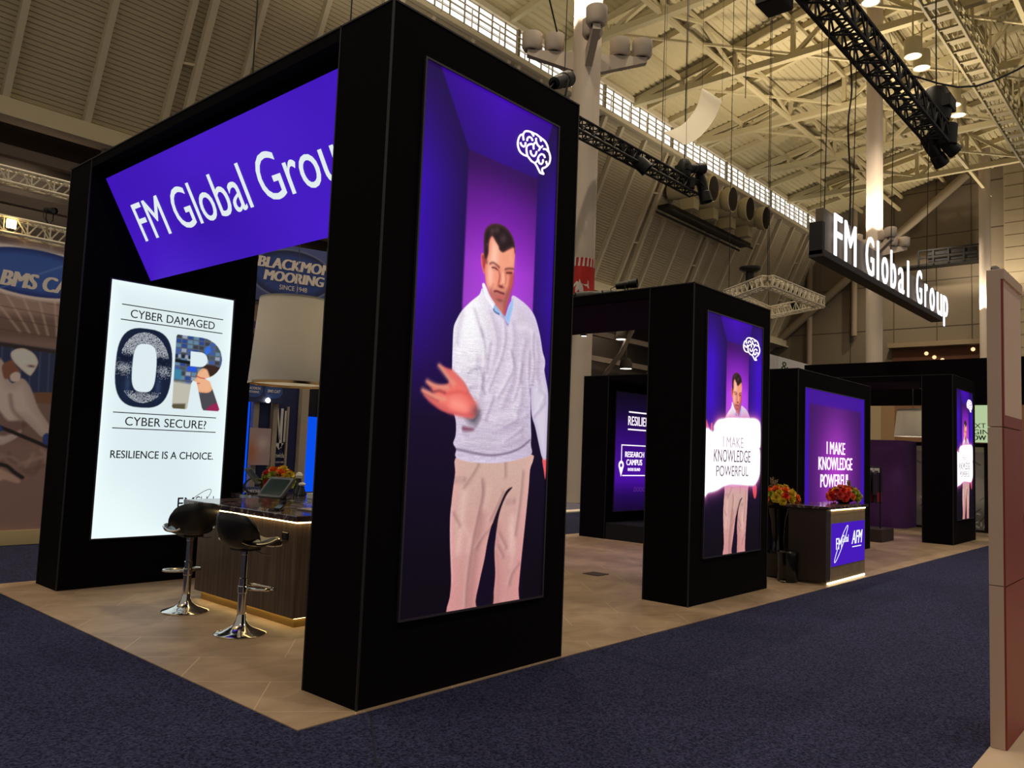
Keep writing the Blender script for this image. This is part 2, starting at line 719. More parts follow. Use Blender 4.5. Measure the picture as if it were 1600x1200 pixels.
# raking ribs on that wall, every third with a strut
xr = -9.05
k = 0
while xr < 80:
    w = 0.26
    p, q = Vector((xr, SPY - 0.12, SPZ)), Vector((xr, CLY - 0.12, CLZ))
    m = MB()
    m.bar(p, q, w, 0.42)
    if k % 3 == 1:
        m.bar((xr + 0.75, SPY - 0.5, SPZ - 0.2), (xr + 0.75, CLY - 0.35, CLZ), 0.3, 0.3)
        for t in (0.35, 0.7):
            c = p.lerp(q, t)
            m.bar(c, c + Vector((0.75, -0.35, 0)), 0.12)
    struct(m.build('wall_left_rib', RIBP, wl, smooth=0))
    xr += 3.03
    k += 1
# springing beam and cornice
m = MB()
m.box(X0, X1, SPY - 0.7, SPY + 0.3, SPZ - 0.55, SPZ + 0.15)
m.box(X0, X1, SPY - 0.95, SPY - 0.7, SPZ - 0.65, SPZ - 0.5)
struct(m.build('trim_2', RIBP, smooth=0))
m = MB()
m.box(X0, X1, CLY - 0.45, CLY + 0.25, CLZ - 0.35, CLZ)
m.box(X0, X1, CLY - 0.75, CLY - 0.45, CLZ - 0.5, CLZ - 0.32)
m.box(X0, X1, CLY - 0.2, CLY + 0.3, CLT, CLT + 0.35)
struct(m.build('trim_3', RIBP, smooth=0))
# clerestory: a pale lit strip behind bars
w1 = struct(MB().box(X0, X1 - 0.3, CLY + 0.1, CLY + 0.14, CLZ, CLT).build('window_1', SKYPANE, smooth=0))
tag(w1, 'long bright clerestory strip under the roof', 'window')
BARP = mat('window_bar', (120, 106, 84), 0.7)
m = MB()
for z in np.linspace(CLZ, CLT, 6):
    m.box(X0, X1, CLY, CLY + 0.05, z - 0.018, z + 0.018)
x = X0
i = 0
while x < X1:
    t = 0.11 if i % 8 == 0 else 0.022
    m.box(x - t, x + t, CLY - 0.02 - t, CLY + 0.05, CLZ, CLT)
    x += 1.13
    i += 1
struct(m.build('window_1_frame', BARP, w1, smooth=0))
m = MB()
for z in (0.35, 0.7, 1.05):
    m.tube([(X0, CLY - 0.62, CLZ + z), (X1, CLY - 0.62, CLZ + z)], 0.02, 6)
x = X0
while x < X1:
    m.bar((x, CLY - 0.62, CLZ - 0.3), (x, CLY - 0.62, CLZ + 1.05), 0.05)
    x += 2.26
struct(m.build('trim_4', RIBP, smooth=0))

# ---- side aisle below the springing beam
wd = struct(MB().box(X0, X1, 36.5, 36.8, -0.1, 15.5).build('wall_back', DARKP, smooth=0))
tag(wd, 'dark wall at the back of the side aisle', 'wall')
m = MB()
for z, y in ((13.0, 33.2), (11.3, 34.2), (9.4, 35.2), (7.6, 36.0)):
    m.box(X0, X1, y - 0.2, y + 0.2, z - 0.22, z + 0.22)
x = -8.0
while x < 80:
    m.tube([(x, 32.0, 14.2), (x, 32.4, 12.2), (x, 33.6, 10.0), (x, 35.6, 7.8)], 0.22, 8)
    x += 6.06
struct(m.build('trim_5', mat('aisle_beam', (128, 112, 98), 0.8), smooth=35))
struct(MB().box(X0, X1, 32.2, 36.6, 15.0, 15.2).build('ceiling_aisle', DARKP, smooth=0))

# ---- far end wall with brace pipes, joints, recess
ew = struct(MB().box(81, 81.4, -16, 37, -0.1, 38).build('wall_end', ENDP, smooth=0))
tag(ew, 'grey brown panelled end wall of the hall', 'wall')
m = MB()
for y in (24.5, 20.3, 16.4, 13.4, 28.5):
    m.box(80.96, 81.0, y - 0.035, y + 0.035, 0, 31)
for z in (6, 10.5, 15.0, 19.5, 24.0, 28.5):
    m.box(80.97, 81.0, -10, 36, z - 0.03, z + 0.03)
struct(m.build('wall_end_joints', mat('panel_joint', (84, 72, 58), 0.9), ew, smooth=0))
lb = MB().box(80.2, 81.05, -16, 10.6, -0.1, 30)
struct(lb.build('wall_end_return', mat('pale_block', (168, 152, 124), 0.85, noise=(0.4, 0.05)), ew, smooth=0))
m = MB()
for z in np.arange(1, 30, 1.15):
    m.box(80.17, 80.2, -12, 10.5, z - 0.02, z + 0.02)
for y in np.arange(-12, 10.4, 2.1):
    m.box(80.17, 80.2, y - 0.02, y + 0.02, 0, 30)
struct(m.build('wall_end_block_joints', mat('block_joint', (140, 124, 98), 0.9), ew, smooth=0))
m = MB()
m.tube([(80.3, 33.0, 13.6), (80.3, 13.6, 29.3)], 0.42, 12)
m.tube([(80.5, 24.0, 14.5), (80.5, 24.0, 30)], 0.3, 10)
m.tube([(80.5, 28.6, 0), (80.5, 28.6, 24)], 0.3, 10)
struct(m.build('trim_6', mat('brace_pipe', (150, 134, 110), 0.7), smooth=40))
# opening with a brown soffit and small lamps low in the end wall
ow = MB().box(80.85, 80.99, 12.4, 20.4, 9, 13.0)
struct(ow.build('wall_end_recess', mat('brown_soffit', (112, 70, 48), 0.8), ew, smooth=0))
m = MB().box(79.9, 81, 12.2, 20.6, 13.0, 13.45)
struct(m.build('trim_7', mat('pale_fascia', (150, 130, 100), 0.8), smooth=0))
DIMLAMP = emat('small_lamp', (255, 214, 160), 1.3, 'NONE')
ms = MB()
for y, z in ((17.3, 12.4), (16.6, 12.0), (15.9, 11.7), (15.3, 11.4), (13.3, 12.6)):
    ms.lathe([(0.18, 0), (0.2, 0.1)], (80.8, y, z), 10, (1, 0, 0))
struct(ms.build('wall_end_lamps', DIMLAMP, ew))

# ---- roof: fluted deck rising away from the clerestory
RISE = 0.2
RY = -16.0


def deckz(y):
    return CLT + 0.45 + RISE * (CLY - y)


V, F = [], []
pr = []
y = CLY + 0.4
while y > RY:
    for q, h in ((0, 0), (0.26, 0), (0.29, 0.09), (0.39, 0.09)):
        pr.append((y - q, deckz(y - q) + h))
    y -= 0.42
for y, z in pr:
    V += [(X0, y, z), (X1, y, z)]
for i in range(len(pr) - 1):
    F.append((2 * i, 2 * i + 1, 2 * i + 3, 2 * i + 2))
rf = struct(MB().raw(V, F).build('ceiling', ROOFP, smooth=0))
tag(rf, 'cream fluted roof deck high above the hall', 'ceiling')
# raking deck beams, every 3 m, and purlins along the hall
m = MB()
x = -12.2
k = 0
while x < 80.5:
    if k % 3:
        m.bar((x, CLY, deckz(CLY) - 0.22), (x, RY, deckz(RY) - 0.22), 0.3, 0.4)
    x += 3.04
    k += 1
struct(m.build('ceiling_beams', ROOFP, rf, smooth=0))
m = MB()
for y in (23.4, 19.5, 15.6, 11.6, 7.7, 3.8, -0.1, -4.0, -8):
    m.bar((X0, y, deckz(y) - 0.55), (X1, y, deckz(y) - 0.55), 0.2, 0.28)
struct(m.build('ceiling_purlins', ROOFP, rf, smooth=0))

ordinal = ['first', 'second', 'third', 'fourth', 'fifth', 'sixth', 'seventh', 'eighth', 'ninth', 'tenth']
# ---- roof trusses across the hall
TX = [16.7, 25.8, 34.9, 44.0, 53.1, 62.2, 71.3]
for i, X in enumerate(TX):
    t = thing('roof_truss', 'cream steel roof truss spanning the hall, %s one from the near end' % ordinal[i], 'roof truss', (X, CLY, CLT), 'roof trusses', 'structure')
    zb = 26.8
    MB().bar((X, CLY, zb), (X, RY, zb), 0.42, 0.42).build('bottom_chord', ROOFP, t, smooth=0)
    MB().bar((X, CLY, deckz(CLY) - 0.3), (X, RY, deckz(RY) - 0.3), 0.4, 0.45).build('top_chord', ROOFP, t, smooth=0)
    mv, md = MB(), MB()
    ys = [CLY - 3.9 * j for j in range(1, 11)]
    for j, y in enumerate(ys):
        mv.bar((X, y, zb), (X, y, deckz(y) - 0.3), 0.26)
        if j:
            p, q = ys[j - 1], y
            if j % 2:
                md.bar((X, p, zb), (X, q, deckz(q) - 0.4), 0.24)
            else:
                md.bar((X, p, deckz(p) - 0.4), (X, q, zb), 0.24)
    mv.build('verticals', ROOFP, t, smooth=0)
    md.build('diagonals', ROOFP, t, smooth=0)
# bottom ties along the hall and crossed braces under the deck
m = MB()
for y in (19.5, 11.6, 3.8, -4.0):
    m.bar((16.7, y, 26.8), (80, y, 26.8), 0.24, 0.24)
    for a, b in zip(TX[:-1], TX[1:]):
        c = (a + b) / 2
        m.bar((a, y, 26.9), (c, y, deckz(y) - 0.5), 0.18)
        m.bar((b, y, 26.9), (c, y, deckz(y) - 0.5), 0.18)
struct(m.build('ceiling_ties', ROOFP, rf, smooth=0))
m = MB()
for a, b in zip(TX[:-1], TX[1:]):
    for y0, y1 in ((23.4, 15.6), (15.6, 7.7), (7.7, -0.1)):
        m.bar((a, y0, 26.95), (b, y1, 26.95), 0.14)
struct(m.build('ceiling_braces', ROOFP, rf, smooth=0))

# ---- catwalk along the hall
CATP = mat('catwalk_steel', (150, 138, 108), 0.7)
cw = thing('catwalk', 'cream maintenance catwalk with railings hanging under the roof', 'catwalk', (36, 6.4, 25.0))
m = MB()
for yy in (5.9, 7.0):
    m.box(18, 80, yy - 0.06, yy + 0.06, 24.85, 25.1)
for xx in np.arange(18.5, 80, 1.5):
    m.box(xx - 0.06, xx + 0.06, 5.9, 7.0, 24.9, 25.0)
    m.box(xx, xx + 0.75, 5.95, 6.95, 25.02, 25.05)
m.build('deck', CATP, cw, smooth=0)
for yy in (5.9, 7.0):
    m = MB()
    for z in (25.55, 26.1):
        m.bar((18, yy, z), (80, yy, z), 0.06)
    for xx in np.arange(18, 80, 1.5):
        m.bar((xx, yy, 25), (xx, yy, 26.1), 0.05)
    m.build('railing', CATP, cw, smooth=0)
for xx in np.arange(18, 80, 4.55):
    for yy in (5.9, 7.0):
        MB().bar((xx, yy, 25), (xx, yy, deckz(yy) - 0.3), 0.1).build('hanger', ROOFP, cw, smooth=0)
c2 = thing('catwalk', 'second catwalk near the right edge, parallel to the first', 'catwalk', (40, 1.4, 25.6))
m = MB()
for yy in (0.9, 2.1):
    m.box(30, 80, yy - 0.08, yy + 0.08, 25.4, 25.75)
for xx in np.arange(30.5, 80, 1.5):
    m.box(xx - 0.08, xx + 0.08, 0.9, 2.1, 25.5, 25.65)
m.build('deck', CATP, c2, smooth=0)
for xx in np.arange(30, 80, 9.1):
    MB().bar((xx, 1.5, 25.6), (xx, 1.5, deckz(1.5) - 0.3), 0.12).build('hanger', ROOFP, c2, smooth=0)
for yy in (0.9, 2.1):
    m = MB()
    for z in (26.2, 26.8):
        m.bar((30, yy, z), (80, yy, z), 0.06)
    for xx in np.arange(30, 80, 1.5):
        m.bar((xx, yy, 25.7), (xx, yy, 26.8), 0.05)
    m.build('railing', CATP, c2, smooth=0)

# ---- downlight cans under the catwalk
def downlight(x, y, z, label):
    t = thing('downlight', label, 'ceiling light', (x, y, z), 'cylindrical downlights')
    MB().lathe([(0.02, 1.0), (0.42, 1.0), (0.45, 0.9), (0.45, 0.0), (0.4, 0.0)], (x, y, z), 24, cap=False).build('can', ROOFP, t)
    MB().lathe([(0.40, 0.03), (0.38, 0.06)], (x, y, z), 20).build('lens', LAMPGLOW, t)
    MB().tube([(x, y, z + 1.0), (x, y, deckz(y))], 0.05, 8).build('stem', ROOFP, t)


downlight(35.9, 8.4, 24.0, 'downlight can at the top edge of the picture above the black truss')
downlight(42.7, 8.3, 24.0, 'left can of the pair of downlights right of the black truss middle')
downlight(44.4, 8.3, 24.0, 'right can of the pair of downlights right of the black truss middle')
downlight(50.6, 8.1, 24.0, 'upper can of the pair of downlights beside the black truss end')
downlight(52.4, 8.2, 24.0, 'lower can of the pair of downlights beside the black truss end')

# ---- columns with uplights
names = ['round cream column behind the near black arch', 'round cream column behind the hanging letters', 'round cream column in front of the end wall']
wherec = ['the near column', 'the column behind the hanging letters', 'the column at the end wall']
for i, X in enumerate(COLX):
    c = struct(MB().lathe([(0.52, 0), (0.47, 0.3), (0.47, 33)], (X, 11.6, 0), 32, cap=False).build('hall_column', COLP, loc=(X, 11.6, 0)))
    tag(c, names[i], 'column')
    if i == 2:
        continue
    for j, (dx, dy, wd_) in enumerate(((-1, -1, 'camera side'), (1, -1, 'aisle side'), (-1, 1, 'wall side'), (1, 1, 'far side'))):
        s = 0.7071
        ux, uy = dx * s, dy * s
        t = thing('uplight_bracket', 'twin can uplight on a bracket at %s, %s' % (wherec[i], wd_), 'uplight', (X, 11.6, 14.4), 'column uplights')
        m = MB()
        a = Vector((X + ux * 0.4, 11.6 + uy * 0.4, 14.3))
        b = Vector((X + ux * 2.0, 11.6 + uy * 2.0, 14.45))
        m.prism([(0.4, -0.75), (2.0, -0.3), (2.0, -0.12), (0.4, -0.12)], (X - uy * 0.12, 11.6 + ux * 0.12, 14.9), (ux, uy, 0), (0, 0, 1), (uy * 0.24, -ux * 0.24, 0))
        m.build('bracket', COLP, t, smooth=0)
        for r_ in (1.1, 1.85):
            cx, cy = X + ux * r_, 11.6 + uy * r_
            can = MB().lathe([(0.1, -0.15), (0.26, -0.15), (0.33, -0.05), (0.34, 0.4), (0.3, 0.42), (0.27, 0.2), (0.02, 0.18)], (cx, cy, 14.95), 22, cap=False).build('can', COLP, t)
            MB().lathe([(0.17, -0.165), (0.17, -0.15)], (cx, cy, 14.95), 16).build('base_ring', BLACKMETAL, can)
            MB().lathe([(0.26, 0.24), (0.25, 0.26)], (cx, cy, 14.95), 16).build('lens', LAMPGLOW, can)

# printed wrap low on the near column
wr = MB().lathe([(0.485, 6.25), (0.485, 7.8)], (17.4, 11.6, 0), 32, cap=False)
t = thing('column_wrap', 'red printed wrap with a white arch figure on the near column', 'banner', (17.4, 11.6, 6.25))
wr.build('cloth', mat('red_print', (196, 30, 26), 0.7), t)
WINK = mat('white_print', (226, 214, 200), 0.7)
m = MB()
for a in np.arange(0, 2 * PI, 2 * PI / 22):
    c, s = math.cos(a), math.sin(a)
    p = Vector((17.4 + c * 0.492, 11.6 + s * 0.492, 7.52))
    q = Vector((-s, c, 0))
    z = Vector((0, 0, 1))
    m.raw([p - q * 0.035, p + q * 0.035, p + q * 0.05 + z * 0.3, p - q * 0.0 + z * 0.3], [(0, 1, 2, 3)])
m.build('fringe_print', WINK, t, smooth=0)
m = MB()
ca = math.atan2(-3.91 - 11.6, -3.1 - 17.4)
def onwrap(u, z):
    a = ca + u / 0.492
    return (17.4 + math.cos(a) * 0.494, 11.6 + math.sin(a) * 0.494, z + 0.5)
fig = [(-0.13, 5.8), (-0.13, 6.3), (-0.09, 6.42), (-0.04, 6.48), (0.0, 6.6), (0.04, 6.48), (0.09, 6.42), (0.13, 6.3), (0.13, 5.8)]
m.raw([onwrap(*p) for p in fig], [tuple(range(len(fig)))])
fig = [(-0.24, 6.35), (-0.1, 6.52), (0.3, 6.56), (0.3, 6.44), (0.34, 6.3), (0.12, 6.42), (-0.08, 6.44), (-0.18, 6.33)]
m.raw([onwrap(*p) for p in fig], [tuple(range(len(fig)))])
m.build('figure_print', WINK, t, smooth=0)

# ---- air jets high on the wall
jt = 0
for X in (51.0, 54.2, 57.3, 60.4):
    d = Vector((0.1, -0.97, -0.1)).normalized()
    c = Vector((X, 25.6, 22.1))
    t = thing('air_jet', 'large round air jet nozzle below the clerestory, %s of four from the left' % ordinal[jt], 'air vent', c, 'air jet nozzles')
    MB().lathe([(0.7, -2.6), (0.72, 0.2), (0.95, 0.5), (1.0, 1.0), (0.94, 1.02)], c, 28, d, cap=False).build('nozzle', ROOFP, t)
    MB().lathe([(0.94, 1.02), (0.8, 0.6), (0.72, 0.18)], c, 28, d, cap=False).build('throat', DARKP, t)
    MB().lathe([(0.72, 0.15), (0.7, 0.2)], c, 28, d).build('mouth', DARKP, t)
    m = MB()
    for a in (0, PI / 3, 2 * PI / 3):
        u = Vector((d.y, -d.x, 0)).normalized()
        v = d.cross(u)
        w_ = u * math.cos(a) + v * math.sin(a)
        m.bar(c + d * 0.45 - w_ * 0.72, c + d * 0.45 + w_ * 0.72, 0.06)
    m.build('vanes', DARKP, t, smooth=0)
    MB().box(X - 0.4, X + 0.4, 26.0, 27.2, 20.6, 21.5).build('bracket', ROOFP, t, smooth=0)
    jt += 1
pl = thing('duct_platform', 'dark steel shelf carrying the air jets on the wall', 'platform', (56, 27.5, 19.6))
MB().box(48.5, 62.5, 26.9, 27.9, 20.3, 20.58).build('shelf', BLACKMETAL, pl, smooth=0)
for yy in (26.75, 28.0):
    MB().tube([(48.5, yy, 20.1), (62.5, yy, 20.1)], 0.09, 8).build('rail', DARKP, pl)
# black line array of boxes on the end wall
la = thing('wall_bridge', 'black steel bridge with frames high on the end wall', 'bridge', (80, 15, 21))
MB().box(79.4, 80.8, 12.4, 19.5, 20.7, 20.9).build('deck', BLACKMETAL, la, smooth=0)
m = MB()
for y in np.arange(12.4, 17.6, 1.3):
    m.bar((79.4, y, 20.8), (79.4, y, 22.2), 0.16)
for z in (21.5, 22.2):
    m.bar((79.4, 12.4, z), (79.4, 17.6, z), 0.14)
m.box(79.5, 79.7, 12.6, 16.8, 21.05, 21.4)
m.box(79.5, 79.7, 12.6, 16.8, 21.7, 22.05)
m.build('frames', BLACKMETAL, la, smooth=0)

# ================================================================== BLACK ARCHES
def arch(label, x0, x1, yr0, yr1, yl0, yl1, H, lt, edges=True):
    """two pylons joined by a slab; portal faces run along Y."""
    t = thing('exhibit_arch', label, 'arch', (x0, yr0, 0), 'black fabric arches')
    boxpart('pylon', FABRIC, t, x0, x1, yr0, yr1, 0, H)
    boxpart('pylon', FABRIC, t, x0, x1, yl0, yl1, 0, H)
    boxpart('lintel', FABRIC, t, x0, x1, yr1, yl0, H - lt, H)
    if edges:
        m = MB()
        e = 0.006
        for yy in (yr0, yr1, yl0, yl1):
            m.box(x0 - e, x0 + e, yy - e, yy + e, 0, H + e)
        m.box(x1 - e, x1 + e, yr0 - e, yr0 + e, 0, H + e)
        m.box(x0 - e, x1 + e, yr0 - e, yr0 + e, H - e, H + e)
        m.box(x0 - e, x0 + e, yr0 - e, yl1 + e, H - e, H + e)
        m.build('edge_profile', TRIM, t, smooth=0)
    return t


arch('tallest black arch in front, nearest the camera', 0, 1.976, 0, 0.558, 4.86, 5.4175, 4.453, 0.095)
ar2 = arch('second black arch, behind the tall front arch', 4.627, 6.584, 0.366, 0.924, 5.225, 5.783, 3.4945, 0.11)
arch('lower and deeper black arch behind the flower counter', 9.345, 12.82, 1.1, 1.66, 4.74, 5.31, 3.058, 0.1)
ar4 = arch('narrow black arch at the far end before the cream tower', 15.184, 17.14, 0.22, 0.8, 5.0, 5.58, 3.4945, 0.11)
VIOLETSPILL = mat('violet_spill_tint', (40, 18, 54), 0.9, spec=0.1)  # purple light spill painted as added violet sheets under two slabs
boxpart('soffit', VIOLETSPILL, ar2, 4.7, 6.56, 0.93, 5.22, 3.376, 3.386)
boxpart('soffit', VIOLETSPILL, ar4, 15.25, 17.12, 0.81, 4.99, 3.376, 3.386)
# far canopy frame
t = thing('canopy_frame', 'wide black canopy fascia spanning behind the last arch', 'canopy', (18.0, 4.42, 0))
boxpart('fascia', FABRIC, t, 18.0, 18.4, -1.4, 4.42, 3.07, 4.15)
boxpart('post', FABRIC, t, 18.0, 18.4, 3.95, 4.42, 0, 3.07)
boxpart('post', FABRIC, t, 18.0, 18.4, -1.4, -1.0, 0, 3.07)
boxpart('canopy_roof', FABRIC, t, 18.4, 22.0, -1.4, 4.42, 4.05, 4.15)
# low black step inside the lower arch
st = tag(MB().box(9.36, 12.6, 3.2, 4.73, 0, 0.3, 0.01).build('step_platform', mat('black_carpet', (5, 5, 9), 0.95), loc=(9.36, 3.2, 0)),
         'low black platform inside the arch under the campus display', 'platform')

# ================================================================== BACKLIT PICTURES
INKGLOW = print_mat('backlit_print', 1.0)
ALU = mat('dark_aluminium', (70, 64, 74), 0.4, 0.6)


def lightbox(label, x0, y, z0, w, h, face=-1):
    """frame of a fabric lightbox set into a pylon, picture facing -Y."""
    t = thing('lightbox', label, 'lightbox', (x0, y, z0))
    m = MB()
    f = 0.014
    d = 0.02
    for a in ((x0 - f, x0, z0 - f, z0 + h + f), (x0 + w, x0 + w + f, z0 - f, z0 + h + f), (x0, x0 + w, z0 - f, z0), (x0, x0 + w, z0 + h, z0 + h + f)):
        m.box(a[0], a[1], y - d, y + 0.0, a[2], a[3])
    m.build('frame', ALU, t, smooth=0)
    return t

